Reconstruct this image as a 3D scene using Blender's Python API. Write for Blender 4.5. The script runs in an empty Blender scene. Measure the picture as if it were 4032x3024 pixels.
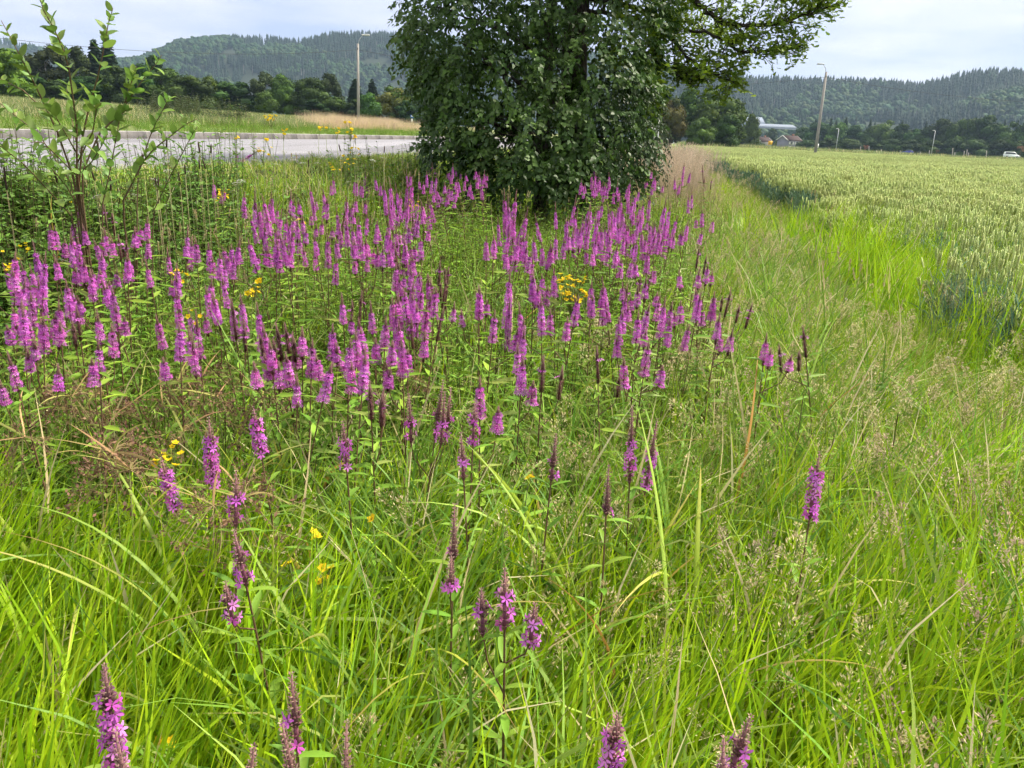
import bpy, math, random
import numpy as np
from mathutils import Vector, Matrix, Euler

rng = np.random.default_rng(7)
random.seed(7)
scene = bpy.context.scene
COL = scene.collection

# ------------------------------------------------------------------ camera
EYE = 1.65
FPX = 3200.0                       # focal length in photograph pixels (4032 wide)
PITCH = math.atan((1512 - 528) / FPX)
ROLL = math.radians(2.35)
_F = np.array([0, math.cos(PITCH), -math.sin(PITCH)])
_R0 = np.array([1.0, 0, 0]); _U0 = np.array([0, math.sin(PITCH), math.cos(PITCH)])
_R = _R0 * math.cos(ROLL) + _U0 * math.sin(ROLL)
_U = -_R0 * math.sin(ROLL) + _U0 * math.cos(ROLL)
CAMP = np.array([0, 0, EYE])

cam_data = bpy.data.cameras.new("camera")
cam_data.sensor_fit = 'HORIZONTAL'
cam_data.sensor_width = 36.0
cam_data.lens = 36.0 * FPX / 4032.0
cam_data.clip_start = 0.05
cam_data.clip_end = 9000
cam = bpy.data.objects.new("camera", cam_data)
M = Matrix(((_R[0], _U[0], -_F[0], 0), (_R[1], _U[1], -_F[1], 0), (_R[2], _U[2], -_F[2], EYE), (0, 0, 0, 1)))
cam.matrix_world = M
COL.objects.link(cam)
scene.camera = cam

# ------------------------------------------------------------------ world: bright overcast
world = bpy.data.worlds.new("World")
scene.world = world
world.use_nodes = True
nt = world.node_tree
for n in list(nt.nodes): nt.nodes.remove(n)
def N(tree, typ, **kw):
    n = tree.nodes.new(typ)
    for k, v in kw.items(): setattr(n, k, v)
    return n
out = N(nt, 'ShaderNodeOutputWorld')
sky = N(nt, 'ShaderNodeTexSky', sky_type='NISHITA', sun_disc=False)
SUN_EL, SUN_AZ = math.radians(52), math.radians(68)     # azimuth from +Y towards +X
sky.sun_elevation = SUN_EL
sky.sun_rotation = SUN_AZ
bg_sky = N(nt, 'ShaderNodeBackground'); bg_sky.inputs[1].default_value = 0.07
nt.links.new(sky.outputs[0], bg_sky.inputs[0])
tc = N(nt, 'ShaderNodeTexCoord')
sep = N(nt, 'ShaderNodeSeparateXYZ'); nt.links.new(tc.outputs['Generated'], sep.inputs[0])
zc = N(nt, 'ShaderNodeMath', operation='MAXIMUM'); nt.links.new(sep.outputs[2], zc.inputs[0]); zc.inputs[1].default_value = 0.0
za = N(nt, 'ShaderNodeMath', operation='ADD'); nt.links.new(zc.outputs[0], za.inputs[0]); za.inputs[1].default_value = 0.10
dv = N(nt, 'ShaderNodeVectorMath', operation='DIVIDE')
nt.links.new(tc.outputs['Generated'], dv.inputs[0])
cmb = N(nt, 'ShaderNodeCombineXYZ')
for i in range(3): nt.links.new(za.outputs[0], cmb.inputs[i])
nt.links.new(cmb.outputs[0], dv.inputs[1])
n1 = N(nt, 'ShaderNodeTexNoise'); n1.inputs['Scale'].default_value = 0.9; n1.inputs['Detail'].default_value = 6; n1.inputs['Roughness'].default_value = 0.55
nt.links.new(dv.outputs[0], n1.inputs['Vector'])
rampc = N(nt, 'ShaderNodeValToRGB')
rampc.color_ramp.elements[0].position = 0.34; rampc.color_ramp.elements[0].color = (0.32, 0.375, 0.545, 1)
rampc.color_ramp.elements[1].position = 0.66; rampc.color_ramp.elements[1].color = (0.565, 0.56, 0.675, 1)
nt.links.new(n1.outputs['Fac'], rampc.inputs[0])
# overcast sky: luminance rises from the horizon to the zenith (1 + 2 sin e)
lum = N(nt, 'ShaderNodeMath', operation='MULTIPLY_ADD'); nt.links.new(zc.outputs[0], lum.inputs[0]); lum.inputs[1].default_value = 1.0; lum.inputs[2].default_value = 1.0
bg_cl = N(nt, 'ShaderNodeBackground')
# the cloud deck overhead is neutral grey-white, only the low sky is tinted by the air
neu = N(nt, 'ShaderNodeMixRGB'); neu.inputs[2].default_value = (.50, .49, .46, 1)
nf = N(nt, 'ShaderNodeMapRange'); nf.inputs[1].default_value = .18; nf.inputs[2].default_value = .7; nt.links.new(zc.outputs[0], nf.inputs[0])
nt.links.new(nf.outputs[0], neu.inputs[0]); nt.links.new(rampc.outputs[0], neu.inputs[1])
nt.links.new(neu.outputs[0], bg_cl.inputs[0]); nt.links.new(lum.outputs[0], bg_cl.inputs[1])
mixw = N(nt, 'ShaderNodeMixShader'); mixw.inputs[0].default_value = 0.86
nt.links.new(bg_sky.outputs[0], mixw.inputs[1]); nt.links.new(bg_cl.outputs[0], mixw.inputs[2])
nt.links.new(mixw.outputs[0], out.inputs[0])

sun_d = bpy.data.lights.new("sun", 'SUN')
sun_d.energy = 5.0
sun_d.angle = math.radians(9)
sun_d.color = (1.0, 0.93, 0.78)
sun = bpy.data.objects.new("sun", sun_d)
sd = Vector((math.sin(SUN_AZ) * math.cos(SUN_EL), math.cos(SUN_AZ) * math.cos(SUN_EL), math.sin(SUN_EL)))
sun.rotation_euler = (-sd).to_track_quat('-Z', 'Y').to_euler()
COL.objects.link(sun)

vs = scene.view_settings
vs.view_transform = 'Standard'; vs.look = 'None'; vs.exposure = 0.78; vs.gamma = 1.0
scene.render.film_transparent = False
cy = scene.cycles
cy.max_bounces = 5; cy.diffuse_bounces = 3; cy.glossy_bounces = 2; cy.transmission_bounces = 4
cy.transparent_max_bounces = 4; cy.volume_bounces = 0
cy.use_denoising = True
try: cy.denoiser = 'OPENIMAGEDENOISE'
except Exception: cy.use_denoising = False
cy.use_adaptive_sampling = True; cy.adaptive_threshold = 0.03; cy.adaptive_min_samples = 12
cy.caustics_reflective = False; cy.caustics_refractive = False

# ------------------------------------------------------------------ helpers
def ray(u, v): return _F + _R * (u - 2016) / FPX - _U * (v - 1512) / FPX
def at_z(u, v, z):
    d = ray(u, v); return CAMP + d * ((z - EYE) / d[2])
def at_y(u, v, y):
    d = ray(u, v); return CAMP + d * (y / d[1])
def project(P):
    P = np.asarray(P, float) - CAMP
    dep = P @ _F
    return 2016 + FPX * (P @ _R) / dep, 1512 - FPX * (P @ _U) / dep, dep

def tag(o, label=None, cat=None, group=None, kind=None):
    if label: o["label"] = label
    if cat: o["category"] = cat
    if group: o["group"] = group
    if kind: o["kind"] = kind
    return o

def mesh_np(name, V, faces, cols=None, mats=(), smooth=False, midx=None):
    """V (n,3); faces list of int arrays (m,k); cols (n,3) vertex colour"""
    V = np.asarray(V, np.float32)
    me = bpy.data.meshes.new(name)
    faces = [np.asarray(f, np.int32) for f in faces if len(f)]
    nl = sum(f.size for f in faces); nf = sum(len(f) for f in faces)
    me.vertices.add(len(V)); me.vertices.foreach_set("co", V.ravel())
    me.loops.add(nl); me.polygons.add(nf)
    li = np.concatenate([f.ravel() for f in faces]) if faces else np.zeros(0, np.int32)
    tot = np.concatenate([np.full(len(f), f.shape[1], np.int32) for f in faces])
    st = np.concatenate([[0], np.cumsum(tot)[:-1]]).astype(np.int32)
    me.loops.foreach_set("vertex_index", li)
    me.polygons.foreach_set("loop_start", st)
    me.polygons.foreach_set("loop_total", tot)
    if midx is not None: me.polygons.foreach_set("material_index", np.asarray(midx, np.int32))
    if smooth: me.polygons.foreach_set("use_smooth", np.ones(nf, bool))
    if cols is not None:
        a = me.color_attributes.new("Col", 'FLOAT_COLOR', 'POINT')
        c4 = np.ones((len(V), 4), np.float32); c4[:, :3] = cols
        a.data.foreach_set("color", c4.ravel())
    me.update(calc_edges=True)
    me.validate()
    for m in mats: me.materials.append(m)
    return me

class MB:
    """collects pieces (verts, faces, colour) into one mesh"""
    def __init__(s): s.V = []; s.F = {}; s.C = []; s.n = 0
    def add(s, V, faces, col):
        V = np.asarray(V, float).reshape(-1, 3)
        for f in faces:
            f = np.asarray(f, int)
            if f.ndim == 1: f = f[None]
            s.F.setdefault(f.shape[1], []).append(f + s.n)
        s.V.append(V)
        col = np.asarray(col, float)
        s.C.append(np.broadcast_to(col, (len(V), 3)) if col.ndim == 1 else col)
        s.n += len(V)
        return s
    def box(s, x0, x1, y0, y1, z0, z1, col=(.5, .5, .5)):
        V = [(x, y, z) for z in (z0, z1) for y in (y0, y1) for x in (x0, x1)]
        return s.add(V, [[0, 2, 3, 1], [4, 5, 7, 6], [0, 1, 5, 4], [2, 6, 7, 3], [0, 4, 6, 2], [1, 3, 7, 5]], col)
    def tube(s, pts, rad, k=5, col=(.5, .5, .5), cap=True):
        pts = np.asarray(pts, float); n = len(pts)
        rad = np.broadcast_to(np.asarray(rad, float), (n,))
        T = np.gradient(pts, axis=0); T /= np.linalg.norm(T, axis=1)[:, None] + 1e-9
        ref = np.array([0, 0, 1.0]) if abs(T[0][2]) < .9 else np.array([1.0, 0, 0])
        A = np.cross(T, ref); A /= np.linalg.norm(A, axis=1)[:, None] + 1e-9
        B = np.cross(T, A)
        th = np.arange(k) * 2 * math.pi / k
        V = pts[:, None] + rad[:, None, None] * (A[:, None] * np.cos(th)[None, :, None] + B[:, None] * np.sin(th)[None, :, None])
        i = np.arange(n - 1)[:, None] * k; j = np.arange(k)[None]
        f = np.stack([i + j, i + (j + 1) % k, i + k + (j + 1) % k, i + k + j], -1).reshape(-1, 4)
        fs = [f]
        if cap: fs += [np.arange(k)[::-1], (n - 1) * k + np.arange(k)]
        return s.add(V.reshape(-1, 3), fs, col)
    def rep(s, Vt, Ft, Ms, Ts, cols):
        """template copied by matrices Ms (N,3,3) and offsets Ts (N,3), colours (N,3)"""
        Vt = np.asarray(Vt, float); n = len(Vt); Nn = len(Ts)
        V = np.einsum('nij,kj->nki', Ms, Vt) + Ts[:, None]
        fs = [(np.asarray(f)[None] + (np.arange(Nn) * n)[:, None, None]).reshape(-1, np.asarray(f).shape[1]) for f in Ft]
        C = np.repeat(np.asarray(cols, float), n, axis=0)
        return s.add(V.reshape(-1, 3), fs, C)
    def mesh(s, name, mat, smooth=False):
        return mesh_np(name, np.concatenate(s.V), [np.concatenate(f) for f in s.F.values()], np.concatenate(s.C), [mat] if mat else [], smooth)
    def obj(s, name, mat, parent=None, loc=None, smooth=False):
        o = bpy.data.objects.new(name, s.mesh(name, mat, smooth)); COL.objects.link(o)
        o.parent = parent
        if loc is not None: o.location = loc
        return o

def empty(name, loc=(0, 0, 0), rot=(0, 0, 0), scale=(1, 1, 1)):
    o = bpy.data.objects.new(name, None); COL.objects.link(o)
    o.location = loc; o.rotation_euler = rot; o.scale = scale; o.empty_display_size = .05
    return o
def link(name, me, parent=None, loc=(0, 0, 0), rot=(0, 0, 0), scale=(1, 1, 1)):
    o = bpy.data.objects.new(name, me); COL.objects.link(o)
    o.parent = parent; o.location = loc; o.rotation_euler = rot; o.scale = scale
    return o

def vnoise(x, y, seed=0):
    """smooth value noise"""
    x = np.asarray(x, float); y = np.asarray(y, float)
    xi = np.floor(x).astype(np.int64); yi = np.floor(y).astype(np.int64)
    fx = x - xi; fy = y - yi
    fx = fx * fx * (3 - 2 * fx); fy = fy * fy * (3 - 2 * fy)
    def h(a, b):
        n = (a * 374761393 + b * 668265263 + seed * 974634777) & 0x7fffffff
        n = ((n ^ (n >> 13)) * 1274126177) & 0x7fffffff
        return ((n ^ (n >> 16)) & 0xffff) / 65535.0
    return (h(xi, yi) * (1 - fx) + h(xi + 1, yi) * fx) * (1 - fy) + (h(xi, yi + 1) * (1 - fx) + h(xi + 1, yi + 1) * fx) * fy
def sstep(a, b, x):
    t = np.clip((np.asarray(x, float) - a) / (b - a), 0, 1); return t * t * (3 - 2 * t)
def unit(v):
    v = np.asarray(v, float); return v / (np.linalg.norm(v, axis=-1, keepdims=True) + 1e-9)
def frames(tip, nrm):
    """matrices with Y along tip and Z near nrm"""
    Y = unit(tip); X = unit(np.cross(Y, nrm)); Z = np.cross(X, Y)
    return np.stack([X, Y, Z], -1)

# ------------------------------------------------------------------ materials
def plant_mat(name, transl=0.35, rough=0.5, spec=0.35, hue=0.03, val=0.35, noise=0.0):
    m = bpy.data.materials.new(name); m.use_nodes = True
    t = m.node_tree
    for n in list(t.nodes): t.nodes.remove(n)
    o = N(t, 'ShaderNodeOutputMaterial')
    a = N(t, 'ShaderNodeAttribute'); a.attribute_name = "Col"
    oi = N(t, 'ShaderNodeObjectInfo')
    hsv = N(t, 'ShaderNodeHueSaturation')
    r1 = N(t, 'ShaderNodeMapRange'); r1.inputs[3].default_value = .5 - hue; r1.inputs[4].default_value = .5 + hue
    ra = N(t, 'ShaderNodeAttribute'); ra.attribute_name = "rnd"
    ad = N(t, 'ShaderNodeMath', operation='ADD'); t.links.new(oi.outputs['Random'], ad.inputs[0]); t.links.new(ra.outputs['Fac'], ad.inputs[1])
    f0 = N(t, 'ShaderNodeMath', operation='FRACT'); t.links.new(ad.outputs[0], f0.inputs[0])
    t.links.new(f0.outputs[0], r1.inputs[0]); t.links.new(r1.outputs[0], hsv.inputs['Hue'])
    mm = N(t, 'ShaderNodeMath', operation='MULTIPLY'); mm.inputs[1].default_value = 7.31
    fr = N(t, 'ShaderNodeMath', operation='FRACT')
    t.links.new(f0.outputs[0], mm.inputs[0]); t.links.new(mm.outputs[0], fr.inputs[0])
    r2 = N(t, 'ShaderNodeMapRange'); r2.inputs[3].default_value = 1 - val * .6; r2.inputs[4].default_value = 1 + val * .6
    t.links.new(fr.outputs[0], r2.inputs[0]); t.links.new(r2.outputs[0], hsv.inputs['Value'])
    t.links.new(a.outputs['Color'], hsv.inputs['Color'])
    col = hsv.outputs[0]
    if noise:
        tcn = N(t, 'ShaderNodeTexCoord'); nz = N(t, 'ShaderNodeTexNoise'); nz.inputs['Scale'].default_value = noise; nz.inputs['Detail'].default_value = 3
        t.links.new(tcn.outputs['Object'], nz.inputs['Vector'])
        mr = N(t, 'ShaderNodeMapRange'); mr.inputs[1].default_value = .3; mr.inputs[2].default_value = .7; mr.inputs[3].default_value = .75; mr.inputs[4].default_value = 1.25
        t.links.new(nz.outputs['Fac'], mr.inputs[0])
        vm = N(t, 'ShaderNodeVectorMath', operation='SCALE'); t.links.new(col, vm.inputs[0]); t.links.new(mr.outputs[0], vm.inputs['Scale'])
        col = vm.outputs[0]
    p = N(t, 'ShaderNodeBsdfPrincipled'); p.inputs['Roughness'].default_value = rough
    p.inputs['Specular IOR Level'].default_value = spec
    t.links.new(col, p.inputs['Base Color'])
    if transl > 0:
        tr = N(t, 'ShaderNodeBsdfTranslucent'); t.links.new(col, tr.inputs['Color'])
        mx = N(t, 'ShaderNodeMixShader'); mx.inputs[0].default_value = transl
        t.links.new(p.outputs[0], mx.inputs[1]); t.links.new(tr.outputs[0], mx.inputs[2]); t.links.new(mx.outputs[0], o.inputs[0])
    else:
        t.links.new(p.outputs[0], o.inputs[0])
    return m

def solid_mat(name, col, rough=.7, spec=.3, var=.15, scale=6.0, metal=0.0, bump=0.0, bscale=40.0, col2=None, stretch=None):
    m = bpy.data.materials.new(name); m.use_nodes = True
    t = m.node_tree; p = t.nodes['Principled BSDF']
    p.inputs['Roughness'].default_value = rough; p.inputs['Specular IOR Level'].default_value = spec; p.inputs['Metallic'].default_value = metal
    tcn = N(t, 'ShaderNodeTexCoord'); nz = N(t, 'ShaderNodeTexNoise'); nz.inputs['Scale'].default_value = scale; nz.inputs['Detail'].default_value = 6
    src = tcn.outputs['Object']
    if stretch:
        mp = N(t, 'ShaderNodeMapping'); mp.inputs['Scale'].default_value = stretch; t.links.new(src, mp.inputs[0]); src = mp.outputs[0]
    t.links.new(src, nz.inputs['Vector'])
    rp = N(t, 'ShaderNodeValToRGB'); rp.color_ramp.elements[0].position = .3; rp.color_ramp.elements[1].position = .7
    c2 = col2 if col2 else tuple(min(1, c * (1 + var)) for c in col)
    c1 = col if col2 else tuple(c * (1 - var) for c in col)
    rp.color_ramp.elements[0].color = (*c1, 1); rp.color_ramp.elements[1].color = (*c2, 1)
    t.links.new(nz.outputs['Fac'], rp.inputs[0]); t.links.new(rp.outputs[0], p.inputs['Base Color'])
    if bump:
        nb = N(t, 'ShaderNodeTexNoise'); nb.inputs['Scale'].default_value = bscale; nb.inputs['Detail'].default_value = 4; t.links.new(src, nb.inputs['Vector'])
        bm_ = N(t, 'ShaderNodeBump'); bm_.inputs['Strength'].default_value = bump; bm_.inputs['Distance'].default_value = .02
        t.links.new(nb.outputs['Fac'], bm_.inputs['Height']); t.links.new(bm_.outputs[0], p.inputs['Normal'])
    return m

M_GRASS = plant_mat("grass_blade", .30, .5, .2, .012, .40)
M_LEAF = plant_mat("herb_leaf", .34, .5, .22, .015, .30)
M_TREE = plant_mat("tree_leaf", .30, .45, .25, .0, .0)
M_FAR = plant_mat("far_foliage", .12, .7, .1, .025, .40)
M_PETAL = plant_mat("petal", .35, .6, .15, .012, .25)
M_STRAW = plant_mat("straw", .30, .6, .2, .012, .30)
M_STEM = plant_mat("plant_stem", .0, .6, .25, .01, .25)
M_BARK = solid_mat("bark", (.05, .042, .035), .9, .1, .4, 8, bump=.6, bscale=25, stretch=(1, 1, .25))
M_EAR = plant_mat("wheat_ear", .22, .55, .25, .012, .22)

# ------------------------------------------------------------------ geometry-node scatter for stuff
def src_collection(name, meshes):
    c = bpy.data.collections.new(name)      # never linked to the scene: only instanced
    for i, me in enumerate(meshes):
        o = bpy.data.objects.new("%s_%02d" % (name, i), me); c.objects.link(o)
    return c
def scatter(name, pts, rot, scl, idx, coll, label, cat, parent=None, group=None, real=False):
    pts = np.asarray(pts, np.float32); n = len(pts)
    me = bpy.data.meshes.new(name); me.vertices.add(n); me.vertices.foreach_set("co", pts.ravel())
    a = me.attributes.new("rot", 'FLOAT_VECTOR', 'POINT'); a.data.foreach_set("vector", np.asarray(rot, np.float32).ravel())
    scl = np.asarray(scl, np.float32)
    if scl.ndim == 1: scl = np.repeat(scl[:, None], 3, 1)
    a = me.attributes.new("scl", 'FLOAT_VECTOR', 'POINT'); a.data.foreach_set("vector", np.ascontiguousarray(scl).ravel())
    a = me.attributes.new("idx", 'INT', 'POINT'); a.data.foreach_set("value", np.asarray(idx, np.int32))
    a = me.attributes.new("rnd", 'FLOAT', 'POINT'); a.data.foreach_set("value", rng.random(n).astype(np.float32))
    o = bpy.data.objects.new(name, me); COL.objects.link(o); o.parent = parent
    g = bpy.data.node_groups.new(name + "_nodes", 'GeometryNodeTree')
    g.interface.new_socket("Geometry", in_out='INPUT', socket_type='NodeSocketGeometry')
    g.interface.new_socket("Geometry", in_out='OUTPUT', socket_type='NodeSocketGeometry')
    gi = g.nodes.new('NodeGroupInput'); go = g.nodes.new('NodeGroupOutput')
    ci = g.nodes.new('GeometryNodeCollectionInfo'); ci.inputs['Collection'].default_value = coll
    ci.inputs['Separate Children'].default_value = True; ci.inputs['Reset Children'].default_value = True
    ip = g.nodes.new('GeometryNodeInstanceOnPoints'); ip.inputs['Pick Instance'].default_value = True
    def na(nm, typ):
        x = g.nodes.new('GeometryNodeInputNamedAttribute'); x.data_type = typ; x.inputs['Name'].default_value = nm; return x.outputs['Attribute']
    e2r = g.nodes.new('FunctionNodeEulerToRotation')
    g.links.new(na("rot", 'FLOAT_VECTOR'), e2r.inputs[0])
    g.links.new(gi.outputs[0], ip.inputs['Points']); g.links.new(ci.outputs[0], ip.inputs['Instance'])
    g.links.new(na("idx", 'INT'), ip.inputs['Instance Index']); g.links.new(e2r.outputs[0], ip.inputs['Rotation'])
    g.links.new(na("scl", 'FLOAT_VECTOR'), ip.inputs['Scale']); last = ip.outputs[0]
    if real:        # close-standing tufts trace faster as one mesh
        rl = g.nodes.new('GeometryNodeRealizeInstances'); g.links.new(last, rl.inputs[0]); last = rl.outputs[0]
    g.links.new(last, go.inputs[0])
    md = o.modifiers.new("scatter", 'NODES'); md.node_group = g
    tag(o, label, cat, group, "stuff")
    return o
def rand_rot(n, tilt=.12):
    return np.stack([rng.normal(0, tilt, n), rng.normal(0, tilt, n), rng.uniform(0, 6.283, n)], 1)

# ------------------------------------------------------------------ ground plan: s along the road, t across it (t grows to the right)
ES = np.array([.1695, .9855]); ET = np.array([.9855, -.1695])
T_ROAD, T_KERB, T_WHEAT = -5.45, -14.65, 2.75
Z_ROAD = EYE - .54
def st(x, y): return x * ES[0] + y * ES[1], x * ET[0] + y * ET[1]
def xy(s, t): return s * ES[0] + t * ET[0], s * ES[1] + t * ET[1]
def height_st(s, t):
    s = np.asarray(s, float); t = np.asarray(t, float)
    x, y = xy(s, t)
    bump = (vnoise(x * .8, y * .8, 3) - .5) * .10 * sstep(-4.2, -2.5, t)
    bank = (Z_ROAD - .03) * sstep(-3.0, -5.1, t)
    z = np.where(t > T_ROAD - .02, bank + bump * (y < 60), 0)
    z = np.where((t <= T_ROAD - .02) & (t > T_KERB - .25), Z_ROAD - .03, z)
    e = T_KERB - .25 - t
    far = Z_ROAD + .14 + 1.2 * (1 - np.exp(-np.maximum(e, 0) / 17)) + .014 * np.maximum(e - 20, 0)
    z = np.where(t <= T_KERB - .25, far, z)
    # the plain to the right beyond the wheat
    pl = .55 * sstep(100, 50, x) * sstep(110, 200, y) - .35 * sstep(90, 140, x) * sstep(150, 260, y) - 2.2 * sstep(395, 470, x + y + .15 * (y - 300)) * sstep(330, 420, y) * sstep(60, 110, x)
    z = np.where(t > T_ROAD - .02, z + pl * sstep(T_ROAD, 5, t), z)
    return z
def height(x, y):
    s, t = st(np.asarray(x, float), np.asarray(y, float)); return height_st(s, t)
# ================================================================== SETTING
# ---- ground sheet
def grow(a, b, first, ratio):
    o = [a]; d = first
    while o[-1] < b: o.append(o[-1] + d); d *= ratio
    return o
tn = [-v for v in grow(2.0, 5.2, .2, 1.0)][::-1]
t_left = [-(14.9 + v) for v in grow(.0, 5000, 1.5, 1.14)][::-1]
t_right = grow(-1.8, 5000, .3, 1.07)
TT = np.array(sorted(set([round(v, 3) for v in t_left + [-14.901, -14.899, -12, -9, -5.48, -5.44] + tn + t_right])))
SS = np.array([-60, -30, -15, -8, -4, -2] + grow(0, 7000, .35, 1.035))
gs, gt = np.meshgrid(SS, TT, indexing='ij')
gx, gy = xy(gs, gt); gz = height_st(gs, gt)
ns, ntt = gs.shape
ii = (np.arange(ns - 1)[:, None] * ntt + np.arange(ntt - 1)[None]).ravel()
gf = np.stack([ii, ii + 1, ii + ntt + 1, ii + ntt], 1)
gcol = np.zeros(gs.shape + (3,)); gcol[:] = (.035, .036, .014)
nz_ = vnoise(gx * .12, gy * .12, 11)[..., None]
beyond = (gt < T_KERB)[..., None]
gcol = np.where(beyond, np.array([.13, .17, .06]) * (1 - nz_) + np.array([.20, .21, .10]) * nz_, gcol)
wh = ((gt > T_WHEAT) & (gs < 130) & (gx < 400))[..., None]
gcol = np.where(wh, np.array([.10, .12, .055]), gcol)
farp = ((gs >= 130) & (gt > -5))[..., None]
gcol = np.where(farp, np.array([.15, .20, .06]) * (1 - nz_) + np.array([.24, .25, .11]) * nz_, gcol)
M_GROUND = plant_mat("soil_and_thatch", 0, .95, .05, 0, 0, noise=9.0)
g = link("ground", mesh_np("ground", np.stack([gx, gy, gz], -1).reshape(-1, 3), [gf], gcol.reshape(-1, 3), [M_GROUND], True))
tag(g, "uneven dark soil and thatch under the meadow and fields", "ground", kind="structure")

# ---- road with kerb
def strip(t0, t1, s0, s1, z, n=60):
    S = np.linspace(0, 1, n) ** 2 * (s1 - s0) + s0
    a = np.stack([*xy(S, np.full(n, t0)), np.full(n, z)], 1); b = np.stack([*xy(S, np.full(n, t1)), np.full(n, z)], 1)
    i = np.arange(n - 1)
    return np.concatenate([a, b]), np.stack([i, n + i, n + i + 1, i + 1], 1)
M_ASPH = solid_mat("worn_asphalt", (.225, .22, .243), .85, .25, .10, 1.2, bump=.35, bscale=160)
t_ = M_ASPH.node_tree; pb = t_.nodes['Principled BSDF']
lk = pb.inputs['Base Color'].links[0].from_socket
fn = N(t_, 'ShaderNodeTexNoise'); fn.inputs['Scale'].default_value = 90; fn.inputs['Detail'].default_value = 3
tco = N(t_, 'ShaderNodeTexCoord'); t_.links.new(tco.outputs['Object'], fn.inputs['Vector'])
fr_ = N(t_, 'ShaderNodeMapRange'); fr_.inputs[1].default_value = .3; fr_.inputs[2].default_value = .7; fr_.inputs[3].default_value = .78; fr_.inputs[4].default_value = 1.22
t_.links.new(fn.outputs['Fac'], fr_.inputs[0])
sc_ = N(t_, 'ShaderNodeVectorMath', operation='SCALE'); t_.links.new(lk, sc_.inputs[0]); t_.links.new(fr_.outputs[0], sc_.inputs['Scale'])
# faint wheel tracks along the road
mpr = N(t_, 'ShaderNodeMapping'); mpr.inputs['Rotation'].default_value = (0, 0, math.atan2(ES[0], ES[1])); mpr.inputs['Scale'].default_value = (1.1, .015, 1)
t_.links.new(tco.outputs['Object'], mpr.inputs[0])
wn = N(t_, 'ShaderNodeTexNoise'); wn.inputs['Scale'].default_value = 1.0; wn.inputs['Detail'].default_value = 3; t_.links.new(mpr.outputs[0], wn.inputs['Vector'])
wr = N(t_, 'ShaderNodeMapRange'); wr.inputs[1].default_value = .35; wr.inputs[2].default_value = .65; wr.inputs[3].default_value = .74; wr.inputs[4].default_value = 1.16
t_.links.new(wn.outputs['Fac'], wr.inputs[0])
sc2 = N(t_, 'ShaderNodeVectorMath', operation='SCALE'); t_.links.new(sc_.outputs[0], sc2.inputs[0]); t_.links.new(wr.outputs[0], sc2.inputs['Scale'])
t_.links.new(sc2.outputs[0], pb.inputs['Base Color'])
V, f = strip(T_KERB, T_ROAD, -40, 420, Z_ROAD)
road = link("road", mesh_np("road", V, [f], None, [M_ASPH]))
tag(road, "pale grey asphalt road running past the meadow on the left", "road", kind="structure")
# broken edge of the asphalt: crumbling chips
M_CONC = solid_mat("kerb_concrete", (.36, .35, .34), .85, .2, .18, 2.5, bump=.3, bscale=60)
kb = MB()
prof = [(.03, -.1), (.0, .0), (-.035, .185), (-.06, .20), (-.28, .20), (-.30, -.1)]
prof = [(T_KERB + a, Z_ROAD + b) for a, b in prof]
s = 4.0
while s < 140:
    L = 2.0 if s < 70 else 6.0
    dz = random.uniform(-.0015, .0015); dt = random.uniform(-.0015, .0015)
    P = []
    for ss in (s, s + L - .006):
        for a, b in prof:
            x_, y_ = xy(ss, a + dt); P.append((x_, y_, b + dz))
    k = len(prof)
    fs = [[i, i + 1, k + i + 1, k + i] for i in range(k - 1)]
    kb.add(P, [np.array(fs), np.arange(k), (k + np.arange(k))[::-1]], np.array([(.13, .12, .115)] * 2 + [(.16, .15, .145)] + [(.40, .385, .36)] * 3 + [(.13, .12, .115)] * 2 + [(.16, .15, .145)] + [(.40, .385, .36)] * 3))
    s += L
kerb = kb.obj("kerb", plant_mat("kerb_stone", 0, .9, .15, 0, 0, noise=5.0))
tag(kerb, "raised concrete kerb along the far side of the road", "kerb", kind="structure")

# ---- far road on the plain (where the car and the van drive)
P0, P1 = np.array([60., 432.]), np.array([330., 148.])
dirr = (P1 - P0) / np.linalg.norm(P1 - P0); nrm = np.array([-dirr[1], dirr[0]])
n = 60; L = np.linspace(-40, np.linalg.norm(P1 - P0) + 60, n)
ctr = P0 + L[:, None] * dirr
A = ctr + nrm * 9; B = ctr - nrm * 9
VA = np.stack([A[:, 0], A[:, 1], height(ctr[:, 0], ctr[:, 1]) + .16], 1); VB = np.stack([B[:, 0], B[:, 1], height(ctr[:, 0], ctr[:, 1]) + .10], 1)
i = np.arange(n - 1)
fr = link("far_road", mesh_np("far_road", np.concatenate([VA, VB]), [np.stack([i, n + i, n + i + 1, i + 1], 1)], None, [solid_mat("far_asphalt", (.42, .41, .40), .9, .2, .08, .05)]))
tag(fr, "thin pale road crossing the plain behind the wheat", "road", kind="structure")

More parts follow.
